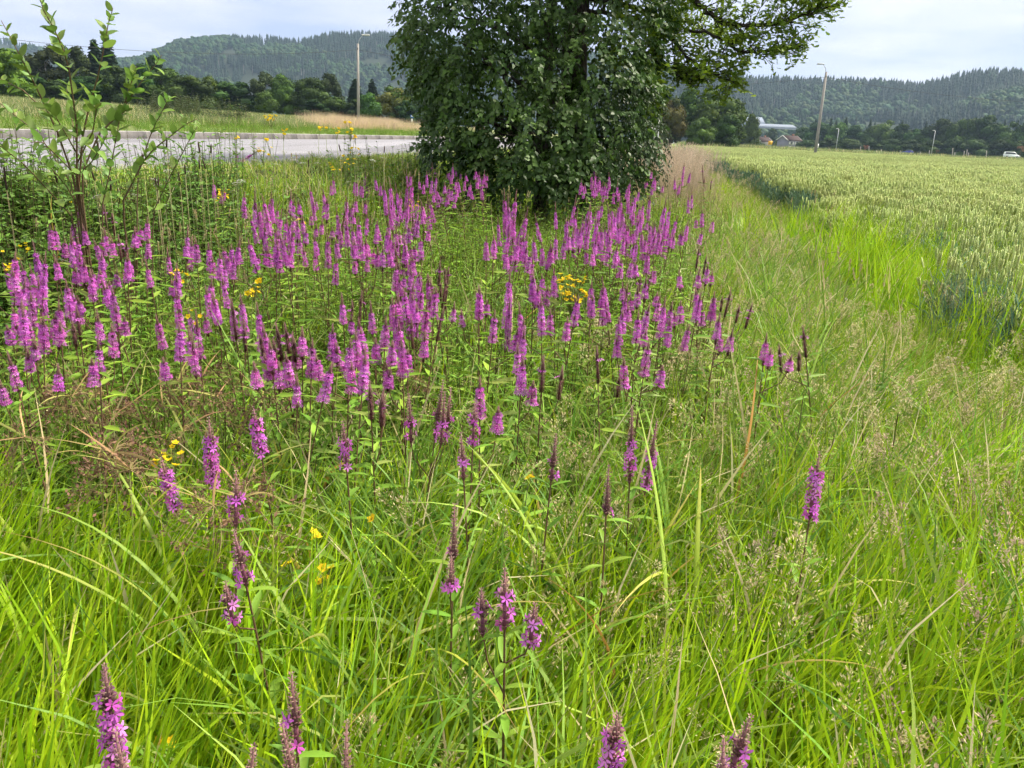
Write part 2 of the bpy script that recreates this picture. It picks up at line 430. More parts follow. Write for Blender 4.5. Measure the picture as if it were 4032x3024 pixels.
# ---- hills
def interp(u, pts):
    a = np.array(pts, float); return np.interp(u, a[:, 0], a[:, 1])
def hill(name, crest, dist0, dist1, ulo, uhi, label, foot=.62):
    """a ridge whose crest stands dist metres away; crest given as (u, v) of the skyline"""
    us = np.linspace(ulo, uhi, 180)
    rs = np.linspace(foot, 1.14, 46)
    vv = interp(us, crest)
    d = np.array([ray(u, v) for u, v in zip(us, vv)])
    hd = np.hypot(d[:, 0], d[:, 1])
    az = np.stack([d[:, 0] / hd, d[:, 1] / hd], 1)
    dist = np.interp(us, [ulo, uhi], [dist0, dist1])
    crestz = EYE + d[:, 2] / hd * dist - 11.0      # the trees add the rest
    edge = sstep(0, .06, (us - ulo) / (uhi - ulo)) * sstep(1, .94, (us - ulo) / (uhi - ulo))
    V = np.zeros((len(us), len(rs), 3))
    for j, r in enumerate(rs):
        x = az[:, 0] * dist * r; y = az[:, 1] * dist * r
        k = sstep(foot, 1.0, r) ** .85 if r <= 1 else 1 - .5 * sstep(1.0, 1.14, r)
        wob = (vnoise(x * .006, y * .006, 5) - .5) * 55 * math.sin(math.pi * min(1, max(0, (r - foot) / (1 - foot)))) if r < 1 else 0
        V[:, j] = np.stack([x, y, -2 + (crestz + 2) * k + wob], 1)
    nu, nr = len(us), len(rs)
    ii = (np.arange(nu - 1)[:, None] * nr + np.arange(nr - 1)[None]).ravel()
    F4 = np.stack([ii, ii + nr, ii + nr + 1, ii + 1], 1)
    col = np.zeros((nu * nr, 3)); col[:] = (.035, .045, .03)
    o = link(name, mesh_np(name, V.reshape(-1, 3), [F4], col, [M_GROUND], True))
    tag(o, label, "hill", kind="structure")
    return V
cr_left = [(450, 245), (560, 235), (640, 195), (700, 168), (800, 152), (930, 147), (1050, 152), (1180, 166), (1290, 152), (1420, 154), (1560, 152), (1700, 158), (2000, 190), (2300, 235), (2560, 262), (2750, 285), (2950, 330)]
cr_right = [(2500, 330), (2700, 285), (2900, 306), (3050, 316), (3200, 322), (3330, 326), (3480, 334), (3590, 350), (3640, 348), (3720, 332), (3820, 308), (3900, 300), (4032, 300), (4200, 285), (4400, 300)]
cr_farl = [(-400, 150), (-100, 165), (60, 175), (150, 195), (300, 235), (450, 240), (620, 240), (800, 260)]
HV = [hill("hill", cr_farl, 2500, 2700, -400, 800, "distant blue hill at the far left edge behind the trees"),
      hill("hill", cr_left, 1750, 1950, 440, 2960, "broad forested hill behind the left treeline and the leafy tree"),
      hill("hill", cr_right, 1500, 1500, 2480, 4420, "long forested ridge behind the wheat field at right")]

# ---- forest on the hills (one far mass)
def conifer(seed, h=1.0):
    r = np.random.default_rng(seed); mb = MB()
    g0 = np.array([.014, .030, .016]) * r.uniform(.8, 1.2)
    for k in range(4):
        z0 = .10 + k * .21; z1 = z0 + .36; rr = .19 * (1 - k * .2)
        n = 7; th = np.arange(n) * 2 * math.pi / n + r.uniform(0, 1)
        R = rr * r.uniform(.75, 1.2, n)
        V = [(a * math.cos(t), a * math.sin(t), z0 + r.uniform(-.03, .03)) for a, t in zip(R, th)] + [(0, 0, min(z1, 1.0))]
        mb.add(V, [np.array([[i, (i + 1) % n, n] for i in range(n)])], g0 * r.uniform(.8, 1.25))
    return mb.mesh("conifer", M_FAR)
def roundtree(seed, col):
    r = np.random.default_rng(seed); mb = MB()
    for k in range(9):
        c = np.array([r.normal(0, .16), r.normal(0, .16), r.uniform(.35, .85)])
        R = r.uniform(.14, .24)
        nth = 6
        V = [c + np.array([0, 0, R])]
        for a in (0.9, 1.9):
            for t in range(nth):
                q = t * 2 * math.pi / nth + a
                V.append(c + R * r.uniform(.75, 1.2) * np.array([math.sin(a) * math.cos(q), math.sin(a) * math.sin(q), math.cos(a)]))
        fs = [[0, 1 + i, 1 + (i + 1) % nth] for i in range(nth)]
        f4 = [[1 + i, 7 + i, 7 + (i + 1) % nth, 1 + (i + 1) % nth] for i in range(nth)]
        mb.add(V, [np.array(fs), np.array(f4)], np.array(col) * r.uniform(.75, 1.3))
    mb.tube([(0, 0, 0), (0, 0, .5)], [.02, .015], 4, (.08, .07, .06))
    return mb.mesh("roundtree", M_FAR)
def snag(seed):
    r = np.random.default_rng(seed); mb = MB()
    mb.tube([(0, 0, 0), (.01, 0, .95)], [.03, .008], 4, (.16, .14, .14))
    for k in range(14):
        z = r.uniform(.3, .9); a = r.uniform(0, 6.28); l = .15 * (1.05 - z)
        mb.tube([(0, 0, z), (l * math.cos(a), l * math.sin(a), z - .04)], [.012, .004], 3, (.15, .13, .13), False)
    return mb.mesh("snag", M_FAR)
forest_src = src_collection("forest_tree", [conifer(1), conifer(2), conifer(3), roundtree(4, (.03, .062, .022)), roundtree(5, (.045, .082, .026)), roundtree(6, (.025, .055, .022)), snag(7)])
for V, cnt, lab in zip(HV, (2200, 13000, 9500), ("distant bluish forest on the hill at the far left edge", "dense mixed spruce and birch forest covering the broad left hill", "dense mixed forest covering the long ridge behind the wheat")):
    nu, nr = V.shape[:2]; js = int(nr * (1.0 - .62) / (1.14 - .62)) + 2
    a = rng.uniform(0, nu - 1.001, cnt); b = rng.uniform(0, 1, cnt) ** .85 * js
    ai = a.astype(int); bi = b.astype(int); fa = (a - ai)[:, None]; fb = (b - bi)[:, None]
    P = (V[ai, bi] * (1 - fa) + V[ai + 1, bi] * fa) * (1 - fb) + (V[ai, bi + 1] * (1 - fa) + V[ai + 1, bi + 1] * fa) * fb
    patch = vnoise(P[:, 0] * .0065, P[:, 1] * .0065 + P[:, 2] * .01, 21) + rng.normal(0, .07, cnt)
    idx = np.where(patch < .53, rng.integers(0, 3, cnt), rng.integers(3, 6, cnt))
    idx = np.where(rng.random(cnt) < .035 + .10 * (vnoise(P[:, 0] * .004, P[:, 1] * .004, 8) > .7), 6, idx)
    bare = vnoise(P[:, 0] * .012 + 5, P[:, 2] * .03, 31) > .84
    P = P[~bare]; idx = idx[~bare]; n = len(P)
    hgt = rng.uniform(9, 22, n) * np.where(idx >= 3, .85, 1.0)
    sc = np.stack([hgt * rng.uniform(.8, 1.15, n), hgt * rng.uniform(.8, 1.15, n), hgt], 1)
    wid = np.where(idx < 3, 1.0, 1.15); sc[:, 0] *= wid; sc[:, 1] *= wid
    P[:, 2] -= 1.0
    scatter("forest", P, rand_rot(n, .03), sc, idx, forest_src, lab, "forest")
# bare rock faces between the trees
M_ROCK = solid_mat("bare_rock", (.22, .20, .20), .9, .1, .3, .05)
# ================================================================== BACKGROUND TREES
def leaf_cloud(mb, r, lobes, n, size, cols, core=True, droop=.0):
    """lobes: (cx,cy,cz,rx,ry,rz); n leaf-clump faces spread through the outer part of the lobes"""
    lobes = np.array(lobes, float)
    area = (lobes[:, 3] * lobes[:, 4] * lobes[:, 5]) ** (2 / 3.); pick = r.choice(len(lobes), n, p=area / area.sum())
    d = unit(r.normal(size=(n, 3)))
    rad = r.uniform(.72, 1.06, n)[:, None]
    P = lobes[pick, :3] + d * lobes[pick, 3:] * rad
    # drop faces deep inside other lobes
    keep = np.ones(n, bool)
    for L in lobes:
        q = np.linalg.norm((P - L[:3]) / L[3:], axis=1); keep &= ~(q < .62)
    P = P[keep]; d = d[keep]; m = len(P); pick = pick[keep]
    nr_ = unit(d + r.normal(0, .55, (m, 3)))
    tip = unit(np.cross(nr_, r.normal(size=(m, 3))) + np.array([0, 0, -droop]))
    Ms = frames(tip, nr_) * (size * r.uniform(.6, 1.35, m))[:, None, None]
    cols = np.array(cols); lobe_c = cols[r.integers(0, len(cols), len(lobes))] * r.uniform(.8, 1.2, (len(lobes), 1))
    C = lobe_c[pick] * r.uniform(.75, 1.3, (m, 1))
    Vt = [(-.5, 0, 0), (-.2, .45, .12), (0, .6, 0), (.3, .4, .12), (.5, -.05, 0), (.1, -.5, .1)]
    mb.rep(Vt, [np.array([[0, 5, 4, 3], [0, 3, 2, 1]])], Ms, P, C)
    if core:  # solid leaf-coloured lump added inside each lobe to block light
        nth = 8
        for L, c in zip(lobes, lobe_c):
            V = [L[:3] + L[3:] * .8 * np.array([0, 0, 1])]
            for a in (.7, 1.4, 2.2):
                for k in range(nth):
                    q = k * 2 * math.pi / nth
                    V.append(L[:3] + L[3:] * r.uniform(.68, .84) * np.array([math.sin(a) * math.cos(q), math.sin(a) * math.sin(q), math.cos(a)]))
            V.append(L[:3] - L[3:] * .8 * np.array([0, 0, 1]))
            tri = [[0, 1 + k, 1 + (k + 1) % nth] for k in range(nth)] + [[len(V) - 1, 17 + (k + 1) % nth, 17 + k] for k in range(nth)]
            q4 = [[1 + b * nth + k, 1 + (b + 1) * nth + k, 1 + (b + 1) * nth + (k + 1) % nth, 1 + b * nth + (k + 1) % nth] for b in (0, 1) for k in range(nth)]
            mb.add(V, [np.array(tri), np.array(q4)], c)
def broadleaf(seed, cols, wide=.42, n=5200, low=.06):
    """unit-height broadleaf crown and trunk"""
    r = np.random.default_rng(seed); lobes = []
    for k in range(26):
        z = r.uniform(low + .1, .93)
        prof_ = math.sin(math.pi * min(1, max(.12, (z - low + .12) / (1.05 - low)))) ** .6
        a = r.uniform(0, 6.28); q = wide * .72 * prof_ * math.sqrt(r.uniform(.05, 1))
        s_ = r.uniform(.10, .17) * (0.6 + .6 * prof_)
        lobes.append((q * math.cos(a), q * math.sin(a), z - s_ * .4, s_ * 1.15, s_ * 1.15, s_ * .95))
    mb = MB(); leaf_cloud(mb, r, lobes, n, .034, cols)
    tk = MB(); tk.tube([(0, 0, -.02), (.01, 0, .3), (0, .01, .6)], [.022, .017, .008], 6, (.07, .06, .05))
    for k in range(5):
        a = r.uniform(0, 6.28); z = r.uniform(.2, .45)
        tk.tube([(0, 0, z), (.12 * math.cos(a), .12 * math.sin(a), z + .15), (.2 * math.cos(a), .2 * math.sin(a), z + .26)], [.01, .007, .003], 4, (.07, .06, .05))
    return mb.mesh("crown", M_FAR), tk.mesh("trunk", M_STEM)
def spruce(seed):
    r = np.random.default_rng(seed); mb = MB()
    n = 2600; z = 1 - np.sqrt(r.uniform(0, 1, n)) * .95
    whorl = np.round(z * 26) / 26 + r.normal(0, .006, n); z = whorl
    R = .19 * (1.02 - z) ** .85 * (0.45 + .6 * r.uniform(0, 1, n) ** .6) + .008
    a = r.uniform(0, 6.28, n)
    P = np.stack([R * np.cos(a), R * np.sin(a), z - R * .35], 1)
    outd = np.stack([np.cos(a), np.sin(a), np.full(n, -.45)], 1)
    Ms = frames(outd + r.normal(0, .25, (n, 3)), np.stack([np.cos(a) * .3, np.sin(a) * .3, np.ones(n)], 1) + r.normal(0, .3, (n, 3))) * (.05 * r.uniform(.7, 1.3, n))[:, None, None]
    C = np.array([.020, .040, .022]) * r.uniform(.7, 1.4, (n, 1))
    mb.rep([(-.45, -.5, 0), (.45, -.5, 0), (.25, .6, -.1), (-.25, .6, -.1)], [np.array([[0, 1, 2, 3]])], Ms, P, C)
    mb.add([(0, 0, 1)] + [(.11 * math.cos(k), .11 * math.sin(k), .12) for k in np.arange(7) * .9], [np.array([[0, 1 + k, 1 + (k + 1) % 7] for k in range(7)])], (.02, .035, .02))
    tk = MB(); tk.tube([(0, 0, -.02), (0, 0, .97)], [.016, .003], 5, (.06, .045, .035))
    return mb.mesh("crown", M_FAR), tk.mesh("trunk", M_STEM)
def birch(seed):
    r = np.random.default_rng(seed); lobes = []
    for k in range(20):
        z = r.uniform(.28, .93); w = .24 * math.sin(math.pi * (z - .12) / .95) + .02
        a = r.uniform(0, 6.28); q = w * math.sqrt(r.uniform(0, 1))
        lobes.append((q * math.cos(a), q * math.sin(a), z, .075, .075, .11))
    mb = MB(); leaf_cloud(mb, r, lobes, 3600, .026, [(.045, .065, .028), (.055, .078, .03)], True, .8)
    tk = MB(); tk.tube([(0, 0, -.02), (.01, 0, .4), (0, .01, .9)], [.014, .011, .003], 6, (.42, .40, .37))
    for k in range(9):
        a = r.uniform(0, 6.28); z = r.uniform(.25, .7)
        tk.tube([(0, 0, z), (.08 * math.cos(a), .08 * math.sin(a), z + .12), (.14 * math.cos(a), .14 * math.sin(a), z + .15)], [.006, .004, .002], 4, (.25, .23, .21))
    return mb.mesh("crown", M_FAR), tk.mesh("trunk", M_STEM)
DK = [(.034, .066, .018), (.042, .080, .020), (.030, .056, .018)]
MD = [(.058, .108, .022), (.072, .128, .025), (.05, .09, .022)]
BR = [(.11, .17, .022), (.09, .15, .022)]
OL = [(.10, .11, .026), (.065, .10, .024), (.12, .12, .03)]
TV = {'d0': broadleaf(11, DK), 'd1': broadleaf(12, DK, .5), 'm0': broadleaf(13, MD, .40), 'm1': broadleaf(14, MD, .46), 'm2': broadleaf(15, MD, .34),
      'b0': broadleaf(16, BR, .48), 'o0': broadleaf(17, OL, .42), 's0': spruce(18), 's1': spruce(19), 'w0': birch(20), 'w1': birch(21)}
def bg_tree(kind, u, vtop, dist, wpx, name, label, group=None, sink=0.0, cat="tree", base=None):
    """tree standing dist metres down the valley at image column u, its top at row vtop"""
    top = at_y(u, vtop, dist)
    z0 = float(height(top[0], top[1])) if base is None else base
    h = top[2] - z0 + sink
    w = wpx / FPX * dist / {'d': .84, 'm': .80, 'b': .92, 'o': .84, 's': .36, 'w': .52}[kind[0]]
    o = empty(name, (top[0], top[1], z0 - sink), (0, 0, random.uniform(0, 6.28)), (w, w, h))
    tag(o, label, cat, group)
    cm, tm = TV[kind]
    link("trunk", tm, o); link("crown", cm, o)["kind"] = "stuff"
    return o
GL = "broadleaf trees in the far row beyond the road"
LL = "dark broadleaf tree beyond the road, left of the tall lamp pole"
bg_tree('b0', 20, 185, 120, 210, "maple_tree", "bright green round tree cut off by the left photo edge, beyond the road")
bg_tree('w0', 165, 178, 150, 170, "birch_tree", "feathery grey-green birch beyond the road, between bright tree and spruces")
bg_tree('w1', 262, 185, 152, 150, "birch_tree", "drooping birch partly behind the sapling, just before the two spruces")
bg_tree('s0', 366, 147, 155, 105, "spruce_tree", "left one of the two tall dark spruces behind the sapling")
bg_tree('s1', 415, 143, 158, 120, "spruce_tree", "right one of the two tall dark spruces behind the sapling")
for u, v, w, k, d in [(450, 250, 170, 'd0', 150), (545, 235, 150, 'd1', 160), (600, 205, 120, 'd0', 172), (655, 260, 170, 'm0', 160), (735, 285, 180, 'd1', 155), (810, 285, 130, 'm2', 165), (870, 310, 170, 'd1', 168),
                      (950, 315, 150, 'd0', 170), (330, 290, 190, 'd1', 148), (230, 310, 180, 'd0', 146), (120, 290, 150, 'd1', 146)]:
    bg_tree(k, u, v, d, w, "broadleaf_tree", LL, GL)
bg_tree('w0', 1035, 285, 172, 120, "birch_tree", "pale leafless-looking birch in the far row with a bare grey trunk")
bg_tree('m0', 1110, 283, 170, 130, "broadleaf_tree", "mid green tree in the far row right beside the bare-trunked birch")
bg_tree('d1', 1215, 292, 172, 170, "broadleaf_tree", "broad dark tree in the far row with the highest dome left of the pole")
bg_tree('w1', 1290, 293, 185, 120, "birch_tree", "light drooping birch rising behind the dark dome left of the pole")
bg_tree('m2', 1040, 350, 160, 110, "broadleaf_tree", "low bushy tree at the foot of the bare-trunked birch")
bg_tree('d0', 1235, 385, 160, 130, "broadleaf_tree", "low dark bush-like tree in front of the dark dome by the pole")
bg_tree('m1', 1320, 375, 165, 110, "broadleaf_tree", "small grey-green tree just left of the tall lamp pole")
bg_tree('s0', 1398, 305, 178, 90, "spruce_tree", "dark spruce directly behind the tall lamp pole")
bg_tree('s1', 1465, 312, 180, 80, "spruce_tree", "pointed dark spruce just right of the tall lamp pole")
bg_tree('d0', 1400, 385, 165, 100, "broadleaf_tree", "low dark tree around the foot of the tall lamp pole")
bg_tree('m2', 1450, 355, 162, 110, "broadleaf_tree", "yellow-green narrow tree right of the tall lamp pole")
bg_tree('o0', 1545, 325, 168, 150, "broadleaf_tree", "olive brown-tipped round tree left of the bus stop sign")
bg_tree('m0', 1650, 288, 172, 160, "broadleaf_tree", "tall mid green tree behind the blue bus stop sign")
bg_tree('d1', 1740, 300, 176, 170, "broadleaf_tree", "dark tree half hidden by the left fringe of the big leafy tree")
bg_tree('d0', 1600, 390, 166, 110, "broadleaf_tree", "low dark filling tree between the olive tree and the bus stop sign")
# group behind the dry reed grass, right of the big tree
bg_tree('d0', 2610, 330, 185, 190, "broadleaf_tree", "dark tree just right of the big tree's lower fringe", base=.6)
bg_tree('o0', 2655, 368, 178, 130, "broadleaf_tree", "yellow-brown crowned tree behind the white lattice post", base=.6)
bg_tree('m2', 2735, 325, 186, 170, "broadleaf_tree", "grey-green tree with bare stems showing, under the oak bough", base=.6)
bg_tree('m1', 2850, 318, 184, 210, "broadleaf_tree", "tallest wide tree right of the oak bough's tip, before the greenhouse", base=.6)
bg_tree('m0', 2765, 455, 172, 110, "broadleaf_tree", "low light green tree in front of the tall pair", base=.6)
bg_tree('d1', 2870, 440, 176, 120, "broadleaf_tree", "low dark tree at the right foot of the tall pair", base=.6)
bg_tree('s1', 2915, 495, 330, 60, "spruce_tree", "small blue-green spruce beside the yellow-green tree near the houses", base=-.5)
bg_tree('m0', 2968, 440, 320, 75, "broadleaf_tree", "slim yellow-green tree in front of the pale greenhouse roof", base=-.5)
bg_tree('d0', 3045, 500, 560, 70, "broadleaf_tree", "dark bushy tree behind the two houses", base=-2)
bg_tree('b0', 3060, 555, 436, 40, "garden_bush", "round light green bush left of the grey house", cat="bush", base=-1.3)
bg_tree('m1', 3095, 562, 433, 26, "garden_bush", "small dark bush against the front of the grey house", cat="bush", base=-1.3)
bg_tree('m0', 2995, 562, 440, 60, "garden_hedge", "low dark hedge before the small house", cat="hedge", base=-1.5)
RG = "trees of the dark row behind the far road"
RL = "dark broadleaf tree behind the far road, right of the leaning pole"
for u, v, w, k, d in [(3170, 495, 110, 'd0', 470), (3230, 470, 120, 'd1', 450), (3310, 475, 110, 'm0', 440), (3370, 485, 120, 'd0', 430), (3440, 490, 110, 'd1', 425), (3500, 465, 130, 'm1', 420), (3560, 480, 110, 'd0', 410),
                      (3610, 500, 100, 'm1', 405), (3660, 490, 120, 'd1', 400), (3720, 458, 130, 'd0', 395), (3790, 460, 120, 'm0', 390), (3840, 450, 100, 'd1', 388), (3900, 442, 150, 'd0', 385), (3985, 470, 130, 'm1', 380), (4060, 465, 140, 'd1', 375), (4140, 460, 140, 'd0', 372)]:
    bg_tree(k, u, v, d, w, "broadleaf_tree", RL, RG, sink=1.0, base=-1.2)
SG = "spruce tips of the dark row behind the far road"
for u, v in [(3275, 462), (3335, 458), (3430, 470), (3555, 470), (3650, 478), (3215, 465), (3960, 470), (4010, 475), (3295, 470)]:
    bg_tree('s0' if u % 2 else 's1', u, v, 455, 34, "spruce_tree", "pointed dark spruce tip above the trees behind the far road", SG, base=-1.5)
for u, v, w, k, d in [(3190, 545, 90, 'd1', 380), (3270, 540, 110, 'd0', 378), (3350, 540, 110, 'd1', 374), (3430, 545, 110, 'd0', 372), (3510, 540, 110, 'd1', 370), (3590, 545, 110, 'd0', 366), (3670, 545, 110, 'd1', 362), (3760, 540, 120, 'd0', 358), (3850, 540, 120, 'd1', 354), (3940, 545, 120, 'd0', 350), (4030, 545, 120, 'd1', 346)]:
    bg_tree(k, u, v, d, w, "broadleaf_tree", "low dark bushy tree at the foot of the far road's row", "low bushy trees behind the far road", sink=1.5, base=-1.0)
# ================================================================== THE BIG LEAFY TREE AND THE OAK BEHIND IT
def twigs_on(r, E, per, inner=.70):
    """twig anchors over a union of ellipsoids E (n,6)"""
    out_p, out_d = [], []
    E = np.array(E, float)
    for k, L in enumerate(E):
        n = int(per * (L[3] * L[4] + L[4] * L[5] + L[3] * L[5]) * 4.19)
        d = unit(r.normal(size=(n, 3)))
        lump = .86 + .22 * vnoise(d[:, 0] * 3.1 + k * 7, d[:, 1] * 2.3 + d[:, 2] * 3.7, 40 + k)
        P = L[:3] + d * L[3:] * (r.uniform(inner, 1.0, n) ** .6 * lump)[:, None]
        keep = np.ones(n, bool)
        for j, Q in enumerate(E):
            if j != k: keep &= np.linalg.norm((P - Q[:3]) / Q[3:], axis=1) > .70
        out_p.append(P[keep]); out_d.append(d[keep])
    return np.concatenate(out_p), np.concatenate(out_d)
def leaves_on_twigs(mb, r, P, D, nl, length, size, cols, droop, aspect=.62, leafdroop=1.0, colfn=None):
    m = len(P)
    az = unit(D * np.array([1, 1, .3]) + r.normal(0, .45, (m, 3)))
    bend = r.uniform(.6, 1.3, m)[:, None]
    base_c = np.array(cols)[r.integers(0, len(cols), m)] * r.uniform(.75, 1.25, (m, 1))
    if colfn is not None: base_c = colfn(P, base_c)
    for j in range(nl):
        t = (j + r.uniform(0, 1, m)[:, None] * .8) / nl
        Q = P + az * length * t * .75 + np.array([0, 0, -1]) * droop * length * bend * t ** 1.8
        side = unit(np.cross(az, np.array([0, 0, 1.0])) + 1e-6) * np.where(j % 2 == 0, 1, -1)
        tip = unit(side * .6 + az * .45 + np.array([0, 0, -1]) * leafdroop * r.uniform(.5, 1.5, (m, 1)) + r.normal(0, .35, (m, 3)))
        nn = unit(az + np.array([0, 0, .7]) + r.normal(0, .5, (m, 3)))
        sz = size * r.uniform(.65, 1.25, m)
        Ms = frames(tip, nn) * sz[:, None, None]
        C = base_c * r.uniform(.85, 1.18, (m, 1))
        Vt = [(0, 0, 0), (-aspect / 2, .36, .06), (0, 1, -.03), (aspect / 2, .36, .06)]
        mb.rep(Vt, [np.array([[0, 2, 1], [0, 3, 2]])], Ms, Q + side * .012, C)
def ell(u, v, ru, rv, y, ry):
    c = at_y(u, v, y); k = y / FPX * 1.03
    return (*c, ru * k, ry, rv * k)
r4 = np.random.default_rng(404)
TREE_Y = 14.0
bt_base = at_y(2130, 720, TREE_Y); bt_base[2] = float(height(bt_base[0], bt_base[1])) - .03
bigtree = empty("leafy_tree", tuple(bt_base))
tag(bigtree, "big dark green leafy tree with drooping leaves at the end of the meadow", "tree")
E_main = [ell(1840, 70, 235, 210, 13.6, 1.5), ell(2080, -40, 300, 300, 14.2, 1.7), ell(2330, 80, 280, 300, 14.2, 1.6), ell(1960, 280, 250, 220, 13.3, 1.4),
          ell(2240, 330, 300, 280, 13.6, 1.5), ell(1880, 470, 190, 140, 13.2, 1.1), ell(2060, 520, 230, 150, 12.7, 1.1), ell(2300, 520, 240, 180, 13.2, 1.3),
          ell(2080, -420, 480, 260, 14.6, 2.2), ell(2010, 640, 190, 90, 12.6, .9), ell(2230, 665, 170, 75, 12.4, .8), ell(1790, 590, 80, 70, 13.3, .7), ell(1760, 330, 110, 60, 13.7, .8), ell(1800, 540, 130, 90, 13.2, .9), ell(2120, 695, 240, 55, 12.5, .9), ell(2400, 660, 160, 70, 12.9, .8), ell(1700, 140, 110, 130, 13.8, .9)]
def shift(E): return [(e[0] - bt_base[0], e[1] - bt_base[1], e[2] - bt_base[2], *e[3:]) for e in E]
P, D = twigs_on(r4, shift(E_main), 22)
GC = [(.056, .112, .020), (.045, .094, .018), (.078, .142, .026), (.040, .082, .020)]
def leftfringe(P, c):
    # leaf colour turns brighter and yellower towards the left fringe
    k = sstep(-1.7, -2.5, P[:, 0])[:, None] * .7
    return c * (1 - k) + np.array([.10, .16, .03]) * k
cr = MB(); leaves_on_twigs(cr, r4, P, D, 11, .38, .088, GC, .55, .70, .75, leftfringe)
# a few bright young leaves
k = r4.integers(0, len(P), 60); leaves_on_twigs(cr, r4, P[k], D[k], 4, .15, .06, [(.16, .26, .03)], .4)
# leaves through the inside, so that the crown is not hollow
P2, D2 = twigs_on(r4, [(*e[:3], e[3] * .72, e[4] * .72, e[5] * .72) for e in shift(E_main)], 14, .3)
leaves_on_twigs(cr, r4, P2, D2, 7, .4, .085, GC, .6, .7)
o = cr.obj("crown", M_TREE, bigtree); o["kind"] = "stuff"
# right lower part: dense small dark leaves
E_r = [ell(2455, 520, 150, 150, 13.4, 1.0), ell(2430, 400, 170, 120, 13.8, 1.0), ell(2480, 610, 110, 70, 13.2, .8), ell(2360, 630, 120, 80, 12.8, .8)]
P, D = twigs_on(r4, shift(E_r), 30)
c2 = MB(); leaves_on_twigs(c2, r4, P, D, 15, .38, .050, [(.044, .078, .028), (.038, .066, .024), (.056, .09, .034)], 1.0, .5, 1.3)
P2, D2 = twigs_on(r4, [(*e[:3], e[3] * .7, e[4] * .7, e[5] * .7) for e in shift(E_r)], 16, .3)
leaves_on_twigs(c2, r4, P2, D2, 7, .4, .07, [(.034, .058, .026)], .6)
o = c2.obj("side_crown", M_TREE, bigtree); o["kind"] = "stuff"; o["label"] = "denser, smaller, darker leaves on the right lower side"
# trunk and limbs
def img_path(pts, base):   # (u, v, y) -> local points
    return np.array([at_y(u, v, y) for u, v, y in pts]) - base
tk = MB()
tp = np.array([(0, 0, 0), (.03, .05, .9), (-.02, .1, 2.0), (.05, .15, 3.4), (.0, .2, 5.0)])
tk.tube(tp, [.16, .13, .11, .085, .05], 9, (.06, .05, .045))
tk.obj("trunk", M_BARK, bigtree, smooth=True)
lm = MB()
for e in shift(E_main)[:10]:
    z0 = min(max(.5, e[2] - .6), 4.2); c = np.array(e[:3])
    a = np.array([0, .1, z0])
    lm.tube([a, a * .6 + c * .4 + np.array([0, 0, .12]), a * .25 + c * .75 + np.array([0, 0, .1]), c], [.045, .035, .022, .01], 6, (.06, .05, .04))
    for q in range(7):
        d = unit(r4.normal(size=3)); e2 = c + d * np.array(e[3:]) * .85
        lm.tube([c * .9 + a * .1, (c + e2) / 2 + np.array([0, 0, .06]), e2], [.016, .010, .004], 4, (.055, .045, .04), False)
lm.obj("limbs", M_BARK, bigtree, smooth=True)["kind"] = "stuff"

# ---- the oak, its bough reaching right
OAK_Y = 15.2
ob = at_y(2255, 700, OAK_Y); ob[2] = float(height(ob[0], ob[1])) - .03
oak = empty("oak_tree", tuple(ob)); tag(oak, "oak behind the leafy tree, its sunlit bough reaching right over the field", "tree")
ok = MB()
trk = img_path([(2255, 560, 15.2), (2258, 380, 15.2), (2262, 200, 15.2), (2272, 20, 15.2), (2290, -250, 15.3), (2310, -600, 15.4)], ob)
trk = np.concatenate([[[0, 0, 0]], trk]); ok.tube(trk, [.30, .25, .235, .23, .22, .19, .12], 10, (.05, .043, .037))
ok.obj("trunk", M_BARK, oak, smooth=True)
boughs = [
    [(2290, -180, 15.2), (2480, -110, 15.1), (2620, -60, 15.0), (2740, 10, 14.9), (2800, 55, 14.8), (2860, 92, 14.7), (2940, 102, 14.6), (3040, 96, 14.5), (3110, 82, 14.5), (3180, 60, 14.4), (3235, 35, 14.3)],
    [(2275, -20, 15.2), (2420, 10, 15.1), (2530, 40, 15.0), (2600, 100, 14.9), (2655, 165, 14.8), (2700, 225, 14.7), (2760, 268, 14.6), (2820, 300, 14.5), (2880, 325, 14.4)],
    [(2270, 40, 15.2), (2430, 60, 15.0), (2520, 82, 14.9), (2600, 125, 14.8), (2570, 210, 14.6), (2600, 262, 14.5), (2660, 295, 14.4), (2715, 330, 14.3)],
    [(2700, 118, 14.8), (2790, 130, 14.7), (2860, 160, 14.6), (2910, 200, 14.5), (2980, 208, 14.4), (3050, 195, 14.3), (3095, 192, 14.3)],
    [(2290, -260, 15.2), (2480, -280, 15.0), (2700, -210, 14.8), (2900, -120, 14.6), (3080, -40, 14.5), (3200, -20, 14.4)],
    [(2480, -110, 15.1), (2560, -10, 15.6), (2640, 60, 16.0), (2720, 90, 16.2), (2800, 130, 16.3)],
]
rad0 = [.062, .05, .042, .028, .07, .04]
bo = MB(); sub = MB(); tips_p, tips_d = [], []
r5 = np.random.default_rng(55)
